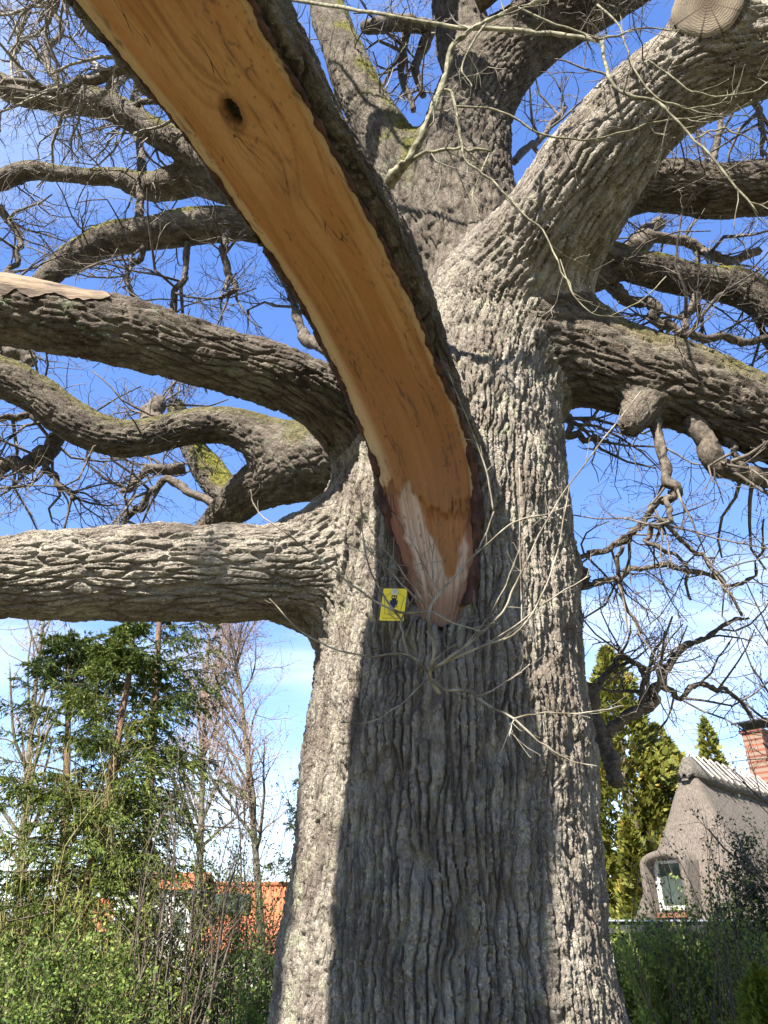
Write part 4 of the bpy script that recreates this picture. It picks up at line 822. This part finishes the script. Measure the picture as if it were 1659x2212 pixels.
spruce('young spruce with a leaning reddish-brown trunk and long drooping lower boughs', [(137,2212,12,13),(168,2050,12,12),(192,1900,12,11),(215,1800,12,10),(240,1690,12,9),(262,1550,12,8),(282,1440,12,5),(290,1360,12,2)], 1.75, .22, 130, ns=14, mat='pale_spruce')
spruce('dense spruce with a pointed leader behind the bare yellowish shrub', [(120,2212,15,10),(140,1800,15,9),(148,1500,15,5),(150,1385,15,2)], 1.9, .30, 130, ns=13)
spruce('dark tall spruce standing close beside the reddish leaning one', [(300,2212,15.5,12),(318,1800,15.5,11),(335,1500,15.5,8),(348,1270,15.5,4),(352,1160,15.5,2)], 2.0, .34, 140, ns=13)
spruce('dark yew-like conifer tucked against the left edge of the oak trunk', [(690,2212,18,12),(690,1900,18,9),(695,1640,18,2)], 1.75, .12, 70, ns=10, name='conifer_tree')

def bare_tree(label, rows, lv, mat='grey_stem', twmat='twig', bud=.02, rmin=.004, name='bare_tree', bn=2, extra=()):
    r = np.array(rows, float); P = at(r[:, 0], r[:, 1], r[:, 2]); R = r[:, 3]*depth(r[:, 0], r[:, 1], r[:, 2])/F
    n0_ = len(P); P = ground_foot(P); R = np.concatenate([[R[0]*1.2], R]) if len(P) > n0_ else R
    P = catmull(P, 30); R = np.maximum(catmull(R[:, None], 30)[:, 0], .005); th = thing(name, (P[0, 0], P[0, 1], 0), label, 'tree')
    V, f = tubes(P, R, 9); mobj('trunk', V, f, M[mat], th); Ps = [P[12:]]; Rs = [R[12:]]
    a, ar = grow(P[None], R[None], lv[0]['n'], lv[0]['ln'], lv[0]['gn'], ang=(.35, .8), up=lv[0].get('up', .1), m=8, t0=lv[0].get('t0', .35), rs=.6, rmin=.008)
    V, f = tubes(a, ar, 5); mobj('branches', V, f, M[mat], th, kind='stuff')
    V, f = twigs(a, ar, lv[1:], bud, rmin, bn=bn); mobj('twigs', V, f, M[twmat], th, kind='stuff'); return th
bare_tree('bare tree hazy with pinkish buds between the spruces and the oak trunk', [(575,2212,21,9),(560,1950,21,8),(540,1700,21,6),(520,1500,21,4),(500,1370,21,2)], [lvl(24, 1.4, 3.0, .10, up=.10), lvl(9, .5, 1.4, .16, up=.08), lvl(12, .2, .6, .2, up=.08)], twmat='pink_bud', bud=.035, rmin=.0055)
bare_tree('slim bare tree with pinkish buds rising behind the spruces', [(420,2212,24,9),(430,1900,24,8),(440,1600,24,5),(450,1380,24,3)], [lvl(22, 1.4, 3.2, .10, up=.12), lvl(9, .5, 1.4, .16, up=.08), lvl(6, .2, .6, .2, up=.08)], twmat='pink_bud', bud=.04, rmin=.0055)
bare_tree('bare tree with dark bud clusters behind the pointed spruce', [(30,2212,19,9),(50,1800,19,8),(75,1500,19,5),(95,1330,19,3)], [lvl(18, 1.2, 3.0, .10, up=.16, t0=.4), lvl(6, .4, 1.2, .14, up=.1), lvl(4, .2, .5, .18, up=.12)], twmat='pink_bud', bud=.05, rmin=.005)
bare_tree('bare tree with dark budding twigs leaning in beside the thatched roof', [(1790,2300,11,9),(1770,1900,11,8),(1750,1600,11,6),(1720,1400,11,3)], [lvl(16, .9, 2.0, .14, up=.06), lvl(7, .3, .9, .2, up=.05), lvl(5, .12, .4, .2, up=.06)], mat='dark_bark', twmat='dark_bark', bud=.03, rmin=.003)

nb_t = thing('added_shade_tree', (-5.18, -2.94, 0), 'unseen bare tree added behind the camera to shade the left edge of the oak trunk', 'tree')  # added out of view, only to cast shade on the trunk's left flank
P = catmull(np.array([(-5.18,-2.94,-.1),(-5.15,-2.95,3),(-5.2,-2.92,7),(-5.18,-2.94,9.5),(-5.18,-2.94,11.9),(-5.2,-2.9,12.5)]), 40); R = np.interp(P[:, 2], [0, 2, 9, 11.9, 12.5], [.46, .38, .31, .26, .06]); V, f = tubes(P, R, 16); mobj('trunk', V, f, M['dark_bark'], nb_t)
a, ar = grow(P[None], R[None], 10, (.6, 1.2), .2, ang=(.6, 1.1), up=.1, m=8, t0=.70, rs=.25, rmin=.02); V, f = tubes(a, ar, 6); mobj('branches', V, f, M['dark_bark'], nb_t, kind='stuff')
M['hedge_leaf'] = mat_leaf('young_leaf', (.050, .085, .015), (.115, .165, .03), (.19, .22, .05), .35)
M['fresh_leaf'] = mat_leaf('fresh_leaf', (.11, .16, .028), (.24, .30, .055), (.34, .35, .08), .45)
M['dull_leaf'] = mat_leaf('dull_leaf', (.035, .050, .013), (.085, .11, .024), (.14, .16, .035), .3)
M['dark_leaf'] = mat_leaf('evergreen_leaf', (.010, .020, .007), (.026, .042, .011), (.045, .065, .014), .15)
M['brown_leaf'] = mat_leaf('brown_leaf', (.06, .036, .017), (.125, .075, .035), (.09, .095, .028), .3)
LEAF = np.array([[0, 0, 0], [.4, .32, .08], [1, 0, 0], [.4, -.32, .08]])
def shrub(label, px_, Y, wid, hgt, nst, nsub, nleaf, leaf, lmat, smat='grey_stem', name='shrub', spread=.5, low=.0, dep=.8, r=.012, cat='shrub', up=.10, lt0=.15, sub=(.25, .7), z0=0., group=None):
    c = at(px_, 2150, Y); th = thing(name, (c[0], Y, 0), label, cat, group)
    a = rng.uniform(0, 2*pi, nst); rad = np.sqrt(rng.uniform(0, 1, nst)); b0 = np.stack([c[0]+np.cos(a)*rad*wid*.30, Y+np.sin(a)*rad*dep*.3, np.full(nst, -.03)], 1)
    tip = np.stack([c[0]+np.cos(a)*rad*wid*(.5+spread*.0), Y+np.sin(a)*rad*dep*.5, hgt*(1-.30*rad**2)*rng.uniform(.72, 1.08, nst)], 1)+.10*rng.normal(size=(nst, 3))
    u = np.linspace(0, 1, 8)[None, :, None]; Pm = b0[:, None]*(1-u)+tip[:, None]*u; Pm = Pm+(np.sin(u*pi)*(.05+.045*hgt)*rng.normal(size=(nst, 1, 3)))+(np.sin(u*2*pi)*.02*hgt*rng.normal(size=(nst, 1, 3)))+.02*rng.normal(size=Pm.shape)*u
    R = (r*rng.uniform(.6, 1.3, nst))[:, None]*np.linspace(1, .25, 8)[None]; V, f = tubes(Pm, R, 5); mobj('stem', V, f, M[smat], th, kind='stuff')
    Q, qr = grow(Pm, R, nsub, sub, .2, ang=(.4, 1.0), up=up, m=5, t0=max(low, .05), rmin=.0025); V, f = tubes(Q, qr, 3, cap=False); mobj('twigs', V, f, M[smat], th, kind='stuff')
    if nleaf:
        p, d, _, _ = along(Q, nleaf, lt0, 1.); p = p+.03*rng.normal(size=p.shape); d = unit(d*.4+rdir(len(p))+np.array([0, 0, .25])); L = leaf*rng.uniform(.6, 1.25, len(p))[:, None]; q1, q2 = frame(d)
        V, f = stamp(LEAF, DIAF, p, d*L, q1*L, q2*L); mobj('leaves', V, f, M[lmat], th, smooth=False, attrs={'tint': np.repeat(rng.uniform(0, 1, len(p)), 4)}, kind='stuff')
    return th
HG = 'budding shrubs along the garden edge'
shrub('bright green young hedge under the pointed spruce', 40, 10.5, 3.0, 1.55, 60, 12, 22, .052, 'hedge_leaf', r=.010, group=None)
shrub('brownish green tangled shrub around the reddish leaning trunk', 190, 12.8, 3.2, 1.75, 60, 9, 12, .055, 'dull_leaf', smat='grey_stem')
shrub('hazel with many slim upright grey stems in front of the pale house', 385, 11.2, 1.6, 4.3, 20, 9, 0, .05, 'dull_leaf', smat='dark_bark', r=.017, sub=(.3, 1.0), name='hazel_shrub', low=.35)
shrub('dark tangle of leaning stems and small leaves below the tiled roof', 505, 12.3, 2.2, 2.7, 60, 12, 12, .048, 'dull_leaf', smat='dark_bark', r=.013)
shrub('small bright green bush at the foot of the oak trunk', 575, 10.2, 1.0, 1.45, 26, 10, 20, .05, 'hedge_leaf')
shrub('bare yellowish shrub with a mesh of lichen-covered twigs beside the leaning trunk', 10, 11.6, 3.0, 4.9, 22, 18, 0, .05, 'dull_leaf', smat='yellow_stem', r=.012, sub=(.5, 1.5), low=.3, name='bare_shrub')
shrub('brown leaved hedge below the dense spruces', 120, 17, 4.5, 2.3, 60, 12, 12, .07, 'brown_leaf')
shrub('low dark shrub filling the gap below the dark spruce', 320, 13.5, 3.2, 1.8, 60, 9, 14, .055, 'dull_leaf', smat='dark_bark')
shrub('tall budding shrub with thin pinkish twigs in front of the tiled roof', 545, 14.5, 2.2, 4.2, 26, 14, 7, .045, 'brown_leaf', smat='grey_stem', r=.012, sub=(.4, 1.1), low=.25)
shrub('feathery yellow green shrub filling the space under the leaning spruce', 250, 11.6, 2.6, 3.0, 40, 12, 8, .05, 'fresh_leaf', smat='yellow_stem', r=.010, sub=(.3, .9), low=.2)
# right side
shrub('broad leafy green hedge below the dark flat roof', 1390, 12.5, 2.1, 1.75, 70, 12, 22, .056, 'fresh_leaf', smat='grey_stem')
shrub('tangled hedge of thin stems with fresh leaves below the thatched roof', 1530, 11.5, 2.4, 2.0, 70, 11, 20, .056, 'fresh_leaf', smat='yellow_stem')
shrub('tall thin shrub with sparse dark leaves in front of the thatched roof', 1545, 11.0, 1.7, 3.4, 22, 10, 6, .042, 'dark_leaf', smat='dark_bark', low=.35, r=.011)
shrub('slim leafless shrub reaching up beside the roof window', 1470, 12, 1.1, 2.9, 14, 8, 4, .04, 'dull_leaf', smat='dark_bark', low=.3, r=.010)
shrub('dense dark evergreen bush at the end of the thatched roof', 1690, 13, 1.5, 3.0, 60, 14, 22, .06, 'dark_leaf', smat='dark_bark')

# conifers with flat sprays
M['thuja'] = mat_leaf('thuja_spray', (.052, .070, .011), (.17, .16, .024), (.30, .20, .042), .3)
M['juniper'] = mat_leaf('juniper_spray', (.07, .095, .012), (.16, .19, .022), (.25, .26, .045), .25)
fv = []; ff = []
for k, (a, l_) in enumerate(((0, 1.), (.5, .75), (-.5, .78), (.95, .5), (-.9, .52))):
    for x, y, z in DIA: X = x*l_; Yy = y*.32; fv.append((X*cos(a)-Yy*sin(a), X*sin(a)+Yy*cos(a), .06*sin(k*2.)*X))
    ff.append([4*k+j for j in range(4)])
FANV, FANF = np.array(fv), np.array(ff)
def thuja(label, px_, top, Y, wid, nsp, mat='thuja', ln=(.16, .34), name='thuja_tree', group=None, cat='tree', bottom=.3, power=.6):
    c = at(px_, top, Y); H = c[2]; th = thing(name, (c[0], Y, 0), label, cat, group)
    P = np.stack([np.full(20, c[0]), np.full(20, Y), np.linspace(-.05, H-.2, 20)], 1); V, f = tubes(P, np.linspace(wid*.07, .015, 20), 8); mobj('trunk', V, f, M['grey_stem'], th)
    z = bottom+(H-bottom)*(1-rng.uniform(0, 1, nsp)**.75*.995); a = rng.uniform(0, 2*pi, nsp); tz = (z-bottom)/(H-bottom)
    lob = .75+.35*vnoise(np.stack([np.cos(a)*1.6, np.sin(a)*1.6, z*.8], 1), 101)+.28*vnoise(np.stack([np.cos(a)*4, np.sin(a)*4, z*2.2], 1), 102)
    rr_ = wid/2*np.clip(1-tz, 0, 1)**power*lob*rng.uniform(.55, 1.08, nsp)**.7; h = np.stack([np.cos(a), np.sin(a), a*0], 1)
    p = np.array([c[0], Y, 0])+h*rr_[:, None]; p[:, 2] = z; d = unit(h*.75+np.array([0, 0, .55])+.35*rng.normal(size=p.shape))
    pv = unit(np.cross(d, h+.5*rng.normal(size=p.shape))); q = np.cross(d, pv); L = rng.uniform(*ln, nsp)[:, None]
    V, f = stamp(FANV, FANF, p-d*L*.4, d*L, q*L, pv*L); mobj('crown', V, f, M[mat], th, smooth=False, attrs={'tint': np.repeat(rng.uniform(0, 1, nsp)*.75+.25*(vnoise(p*1.3, 103)*.5+.5), len(FANV))})
    # limbs inside the crown
    n = 60; i_ = rng.choice(nsp, n); e = p[i_]; s_ = np.stack([np.full(n, c[0]), np.full(n, Y), np.maximum(e[:, 2]-.5*rr_[i_], .2)], 1); V, f = tubes(np.stack([s_, (s_+e)/2+[0, 0, -.05], e], 1), np.tile([.03, .02, .008], (n, 1)), 4); mobj('boughs', V, f, M['dark_bark'], th, kind='stuff'); return th
thuja('tall golden green thuja just right of the oak trunk', 1308, 1395, 25, 5.6, 11000, ln=(.13, .28), power=.62)
thuja('golden green thuja between the tall one and the thatched roof', 1412, 1562, 25.5, 4.8, 9000, ln=(.13, .28), power=.6)
thuja('golden thuja top showing above the thatched ridge', 1518, 1548, 31, 3.2, 3000)
thuja('dark green thuja low behind the tall golden one', 1352, 1760, 22.5, 2.2, 2800)
thuja('small bright yellow green juniper below the evergreen bush', 1630, 2085, 9.0, .95, 2600, 'juniper', (.06, .13), 'juniper_bush', cat='shrub', bottom=.1)
print('plants', time.time()-T0)

# ================================================================== THATCHED HOUSE
zup = np.array([0, 0, 1.]); R0 = np.array([8.1, 21.2, 5.95]); U = unit(np.array([.70, .71, 0])); Vv = np.array([U[1], -U[0], 0]); RLEN = 8.5; aH, bH, ZE = 1.25, 1.75, 2.05
hs_ = thing('thatched_house', (*(R0+U*4)[:2], 0), 'thatched cottage with white ridge slats and a small dormer window', 'house')
def outline(f, n=160):                                   # f = 0 ridge, 1 eaves: a rounded rectangle about the ridge line
    a_ = aH*f; b_ = bH*f; rc = .05+.5*f*.7; pts = []
    corners = [(RLEN+a_-rc, b_-rc, 0), (-a_+rc, b_-rc, pi/2), (-a_+rc, -b_+rc, pi), (RLEN+a_-rc, -b_+rc, 1.5*pi)]
    for cx_, cy_, a0 in corners:
        for k in range(10): th_ = a0+k*pi/2/9; pts.append((cx_+rc*cos(th_), cy_+rc*sin(th_)))
    pts = np.array(pts+[pts[0]]); s_ = np.concatenate([[0], np.cumsum(np.hypot(*np.diff(pts, axis=0).T))]); t = np.linspace(0, s_[-1], n, endpoint=False)
    return np.stack([np.interp(t, s_, pts[:, 0]), np.interp(t, s_, pts[:, 1])], 1)
rows_ = []
for f in np.linspace(.06, 1, 46):
    o2 = outline(f); zr = R0[2]-(R0[2]-ZE)*(f**1.03)-.0; rows_.append(R0*[1, 1, 0]+o2[:, :1]*U+o2[:, 1:]*Vv+zup*zr)
o2 = outline(.90); rows_.append(R0*[1, 1, 0]+o2[:, :1]*U+o2[:, 1:]*Vv+zup*(ZE-.14)); o2 = outline(.80); rows_.append(R0*[1, 1, 0]+o2[:, :1]*U+o2[:, 1:]*Vv+zup*(ZE+.1))
G = np.array(rows_); n1, n2 = G.shape[:2]; G = G.reshape(-1, 3); G = G+.035*vnoise(G*2.2, 110)[:, None]*unit(np.array([-.3, -.6, .6]))+.012*vnoise(G*9, 111)[:, None]
ix = np.arange(n1*n2).reshape(n1, n2); rf_ = np.stack([ix[:-1], ix[1:], np.roll(ix[1:], -1, 1), np.roll(ix[:-1], -1, 1)], -1).reshape(-1, 4)
m, nt, b = new_mat('thatch'); t = nt.nodes.new('ShaderNodeTexCoord'); n_ = noise(nt, scaled(nt, t.outputs['Object'], (1, 1, .35)), 26, 6, .7); n2_ = noise(nt, t.outputs['Object'], 1.6, 4)
c = mixc(nt, mrange(nt, n_, .3, .7), (.058, .047, .038), (.135, .113, .093)); c = mixc(nt, mrange(nt, n2_, .42, .65, 0, .45), c, (.095, .078, .058)); nt.links.new(c, b.inputs['Base Color']); bump(nt, b, n_, .9, .05); b.inputs['Roughness'].default_value = .95; M['thatch'] = m
M['ridge_turf'] = mat_simple('ridge_turf', (.045, .039, .03), (.12, .105, .085), 16, bd=.04)
M['old_white'] = mat_simple('weathered_white_wood', (.20, .19, .17), (.34, .32, .29), 7); M['white'] = mat_simple('white_paint', (.30, .30, .29), (.36, .36, .35), 4, .5); M['plaster'] = mat_simple('pale_plaster', (.27, .26, .22), (.33, .315, .275), 3)
M['sill'] = mat_simple('red_brown_board', (.11, .048, .03), (.16, .07, .042), 6); M['tar'] = mat_simple('dark_roof_edge', (.018, .018, .02), (.035, .035, .036), 5, .6)
m, nt, b = new_mat('window_glass'); b.inputs['Base Color'].default_value = (.03, .04, .035, 1); b.inputs['Roughness'].default_value = .06; b.inputs['Specular IOR Level'].default_value = .6; M['glass'] = m
m, nt, b = new_mat('chimney_brick'); t = nt.nodes.new('ShaderNodeTexCoord'); sw = nt.nodes.new('ShaderNodeSeparateXYZ'); nt.links.new(t.outputs['Object'], sw.inputs[0]); ad = nt.nodes.new('ShaderNodeMath'); nt.links.new(sw.outputs[0], ad.inputs[0]); nt.links.new(sw.outputs[1], ad.inputs[1]); cbn = nt.nodes.new('ShaderNodeCombineXYZ'); nt.links.new(ad.outputs[0], cbn.inputs[0]); nt.links.new(sw.outputs[2], cbn.inputs[1])
bk = N_(nt, 'ShaderNodeTexBrick', Scale=1.0); bk.inputs['Brick Width'].default_value = .24; bk.inputs['Row Height'].default_value = .085; bk.inputs['Mortar Size'].default_value = .008; bk.inputs['Color1'].default_value = (.19, .062, .034, 1); bk.inputs['Color2'].default_value = (.10, .036, .025, 1); bk.inputs['Mortar'].default_value = (.16, .11, .08, 1)
nt.links.new(cbn.outputs[0], bk.inputs['Vector']); nt.links.new(bk.outputs['Color'], b.inputs['Base Color']); M['brick'] = m
roof = mobj('roof', G, rf_, M['thatch'], hs_)
# walls
axU = np.stack([U, Vv, zup]); V, f = box(R0*[1, 1, 0]+U*RLEN/2+zup*1.05, (RLEN+2*aH-.9, 2*bH-.9, 2.1), axU); mobj('wall', V, f, M['plaster'], hs_, smooth=False)
# ridge roll with crossed slats
P = np.array([R0-U*.32+zup*-.38, R0-U*.22+zup*-.05]+[R0+U*s_+zup*(.02+.02*sin(s_*3)) for s_ in np.linspace(0, RLEN, 24)]); P = catmull(P, 80)
prof = np.array([(-.62, -.62), (-.42, -.33), (-.18, -.02), (0, .10), (.18, -.02), (.42, -.33), (.62, -.62)])*[.66, 1.0]
ts_ = np.clip(np.sqrt(np.arange(80)/9.), .25, 1); V = (P[:, None]+ts_[:, None, None]*(prof[None, :, :1]*Vv+prof[None, :, 1:]*zup)).reshape(-1, 3); V = V+.03*vnoise(V*5, 113)[:, None]*zup; k_ = len(prof); ix = np.arange(80*k_).reshape(80, k_)
mobj('ridge', V, [np.stack([ix[:-1], np.roll(ix[:-1], -1, 1), np.roll(ix[1:], -1, 1), ix[1:]], -1).reshape(-1, 4), ix[:1], ix[-1:, ::-1]], M['ridge_turf'], roof)
for s_ in np.arange(.25, RLEN-.2, .42):
    for sd in (1, -1):
        d = unit(Vv*sd*.58-zup*.80+U*.10); nn = unit(np.cross(U, d)); nn = nn*np.sign(nn[2]); c_ = R0+U*(s_+rng.uniform(-.03, .03)+(.05 if sd < 0 else 0))+zup*.17+d*.36+nn*.05
        V, f = box(c_, (.06, .86, .035), np.stack([np.cross(d, nn), d, nn])); mobj('ridge_slat', V, f, M['old_white'], roof, smooth=False)
# dormer in the hipped end
WD = -U; WS_ = Vv; wc = R0*[1, 1, 0]-U*1.10-Vv*.42+zup*2.92; fr_ = wc+WD*.28
hood = []; th_ = np.linspace(0, pi, 22); prof_o = [(-.62, -.75)]+[(-.60*cos(t_), .42+.34*sin(t_)) for t_ in th_]+[(.62, -.75)]; prof_i = [(-.42, -.75)]+[(-.42*cos(t_), .40+.16*sin(t_)) for t_ in th_]+[(.42, -.75)]
po, pi_ = np.array(prof_o), np.array(prof_i); rings = []
for dd, pr in ((-1.0, po*[1.05, 1.05]), (.02, po), (.10, po*.97), (.13, (po+pi_)/2), (.09, pi_*1.03), (-.5, pi_)):
    rings.append(wc+WD*(.35+dd)+pr[:, :1]*WS_+pr[:, 1:]*zup)
V = np.array(rings); n1, n2 = V.shape[:2]; ix = np.arange(n1*n2).reshape(n1, n2); V = V.reshape(-1, 3); V = V+.02*vnoise(V*5, 114)[:, None]*zup
mobj('dormer_hood', V, np.stack([ix[:-1, :-1], ix[:-1, 1:], ix[1:, 1:], ix[1:, :-1]], -1).reshape(-1, 4), M['thatch'], roof)
ax3 = np.stack([WS_, WD, zup]); wo = wc+WD*.10
V, f = box(wo-WD*.06+zup*.0, (.84, .04, 1.3), ax3); win = mobj('window', V, f, M['white'], hs_, smooth=False)
for cx_, cz_, sx, sz in ((-.30, 0, .07, 1.06), (.33, 0, .07, 1.06), (.015, .50, .56, .07), (.015, -.50, .56, .09)):
    V, f = box(wo+WS_*cx_+zup*cz_, (sx, .06, sz), ax3); mobj('window_frame', V, f, M['white'], win, smooth=False)
V, f = box(wo-WD*.015+WS_*.015, (.56, .02, .93), ax3); mobj('pane', V, f, M['glass'], win, smooth=False)
V, f = box(wo+WD*.10-zup*.66, (.95, .30, .10), ax3); mobj('sill', V, f, M['sill'], win, smooth=False)
# chimney
cc = R0*[1, 1, 0]+U*5.5+zup*6.6; V, f = box(cc, (.62, .62, 2.0), axU); ch = mobj('chimney', V, f, M['brick'], roof, smooth=False)
V, f = box(cc+zup*1.03, (.74, .74, .08), axU); mobj('chimney_collar', V, f, M['brick'], ch, smooth=False)
u_ = np.linspace(-.55, .55, 13); V = np.concatenate([cc+zup*(1.42-.35*(u_**2)[:, None]*1.4)+U*u_[:, None]+Vv*w_ for w_ in (-.5, .5)]+[cc+zup*(1.39-.35*(u_**2)[:, None]*1.4)+U*u_[:, None]+Vv*w_ for w_ in (-.5, .5)]); i = np.arange(12)
mobj('chimney_hood', V, np.concatenate([np.stack([i, i+1, i+14, i+13], 1), np.stack([i+26, i+39, i+40, i+27], 1), np.stack([i, i+26, i+27, i+1], 1), np.stack([i+13, i+14, i+40, i+39], 1)]), M['tar'], ch)
for a, c_ in ((-1, -1), (-1, 1), (1, -1), (1, 1)): mobj('hood_post', *tubes(np.array([cc+U*a*.33+Vv*c_*.33+zup*1.05, cc+U*a*.33+Vv*c_*.33+zup*1.37]), np.array([.02, .02]), 6), M['tar'], ch)
# dark flat-roofed shed in front of the house
sc_ = at(1400, 1996, 17.5); shed = thing('shed', (sc_[0], 17.9, 0), 'low dark shed with a flat roof edge beside the thatched cottage', 'shed')
V, f = box(sc_+[.55, .9, -.06], (3.2, 2.2, .20)); mobj('flat_roof', V, f, M['tar'], shed, smooth=False)
V, f = box(sc_+[.55, .9, .055], (3.3, 2.3, .03)); mobj('roof_edging', V, f, M['zinc'], shed, smooth=False)
hh = sc_[2]-.16; V, f = box((sc_[0]+.55, sc_[1]+1.0, hh/2), (2.9, 1.8, hh)); mobj('wall', V, f, M['tar'], shed, smooth=False)
for dx in (-.85, .5): V, f = box((sc_[0]+dx, sc_[1]-.05, hh/2), (.10, .10, hh)); mobj('post', V, f, M['white'], shed, smooth=False)

# ================================================================== HOUSE WITH ORANGE TILES
m, nt, b = new_mat('clay_tile'); t = nt.nodes.new('ShaderNodeTexCoord'); n_ = noise(nt, t.outputs['Object'], 3.2, 5, .7)
nt.links.new(mixc(nt, mrange(nt, n_, .35, .65), (.20, .058, .024), (.30, .105, .045)), b.inputs['Base Color']); M['tile'] = m
HX = lambda px_: (px_-829.5)/F*34.3
hm = thing('tiled_house', (HX(440), 40, 0), 'pale rendered house with an orange clay tile roof and a dark solar panel', 'house')
def tiled(name, o_, eu, ev, lu, lv, parent):              # pantiles: courses down the slope, rolls across
    nu, nv = int(lu/.06)+1, int(lv/.06)+1; u_ = np.linspace(0, lu, nu); v_ = np.linspace(0, lv, nv); nn = unit(np.cross(eu, ev)); nn = nn*np.sign(nn[2])
    Ug, Vg = np.meshgrid(u_, v_, indexing='ij'); hgt = .03*np.sin(Ug*2*pi/.28)+.05*(1-(Vg/.34) % 1)*-1+.02*vnoise(np.stack([np.floor(Ug/.28).ravel(), np.floor(Vg/.34).ravel(), np.zeros(Ug.size)], 1)+.5, 115).reshape(Ug.shape)
    Vt = np.asarray(o_)+Ug[..., None]*eu+Vg[..., None]*ev+hgt[..., None]*nn; ix = np.arange(nu*nv).reshape(nu, nv)
    return mobj(name, Vt.reshape(-1, 3), np.stack([ix[:-1, :-1], ix[1:, :-1], ix[1:, 1:], ix[:-1, 1:]], -1).reshape(-1, 4), M['tile'], parent)
xu = np.array([1., 0, 0]); sl2 = unit(np.array([0, 2.6, 2.75])); zr = 4.15
r1 = tiled('roof', (HX(432), 37.4, zr-2.75), xu, sl2, HX(640)-HX(432), np.hypot(2.6, 2.75), hm)
r2 = tiled('roof', (HX(432), 42.6, zr-2.75), xu, unit(np.array([0, -2.6, 2.75])), HX(640)-HX(432), np.hypot(2.6, 2.75), hm)
V, f = box(((HX(436)+HX(640))/2, 40, (zr-2.6)/2), (HX(640)-HX(436)-.1, 4.6, zr-2.6)); mobj('wall', V, f, M['plaster'], hm, smooth=False)
V, f = tubes(np.array([(HX(430), 40, zr+.02), (HX(642), 40, zr+.02)]), np.array([.12, .12]), 10); mobj('ridge_tiles', V, f, M['tile'], r1)
nn = unit(np.cross(xu, sl2)); c_ = np.array([HX(492), 37.4, zr-2.75])+sl2*2.55+nn*.12; V, f = box(c_, (1.75, .06, 1.05), np.stack([xu, nn, sl2])); so_ = mobj('solar_panel', V, f, M['tar'], hm, smooth=False)
for k in range(3): V, f = box(c_+xu*(-.575+.575*k)+nn*.035, (.54, .012, .98), np.stack([xu, nn, sl2])); mobj('pane', V, f, M['glass'], so_, smooth=False)
# gable wing with pale wall
xw0, xw1 = HX(262), HX(430); V, f = box(((xw0+xw1)/2, 39.5, 1.95), (xw1-xw0, 4, 3.9)); mobj('wall', V, f, M['white'], hm, smooth=False)
g_ = .8; ez = 3.85
for y0, dy, in ((37.3, 2.2), (41.7, -2.2)): tiled('roof', (xw0-.3, y0, ez), xu, unit(np.array([0, dy, g_])), xw1-xw0+.5, np.hypot(2.2, g_), hm)
for xx in (HX(305), HX(352), HX(400)):
    V, f = box((xx, 37.49, 2.5), (.72, .06, 1.0)); w_ = mobj('window', V, f, M['white'], hm, smooth=False)
    V, f = box((xx, 37.45, 2.5), (.58, .04, .86)); mobj('pane', V, f, M['glass'], w_, smooth=False)
# a second orange roof further left
h2 = thing('tiled_house', (HX(200)-1, 46, 0), 'second house with weathered tile roof half hidden behind the leaning spruce', 'house')
tiled('roof', (HX(130)-1.5, 43.5, 1.9), xu, unit(np.array([0, 2.4, 2.0])), 4.2, 3.1, h2); tiled('roof', (HX(130)-1.5, 48.3, 1.9), xu, unit(np.array([0, -2.4, 2.0])), 4.2, 3.1, h2)
V, f = box((HX(130)+.6, 45.9, .95), (4.0, 4.4, 1.9)); mobj('wall', V, f, M['plaster'], h2, smooth=False)
# far tree line closing the view between the gardens
for k, (px_, Y, hh, w_) in enumerate([(-40, 60, 5.5, 6), (90, 66, 6.2, 7), (1400, 50, 5.2, 6), (1560, 58, 6.5, 8), (1720, 52, 6, 7)]):
    thuja(['far green tree behind the brown hedge', 'far taller green tree beyond the second tiled house', 'far green tree seen under the golden thujas', 'far tree behind the thatched cottage', 'far tree at the end of the cottage'][k], px_, 2060-hh*20, Y, w_, 900, 'spruce', (.5, 1.0), 'far_tree', power=.45)
print('done', time.time()-T0)
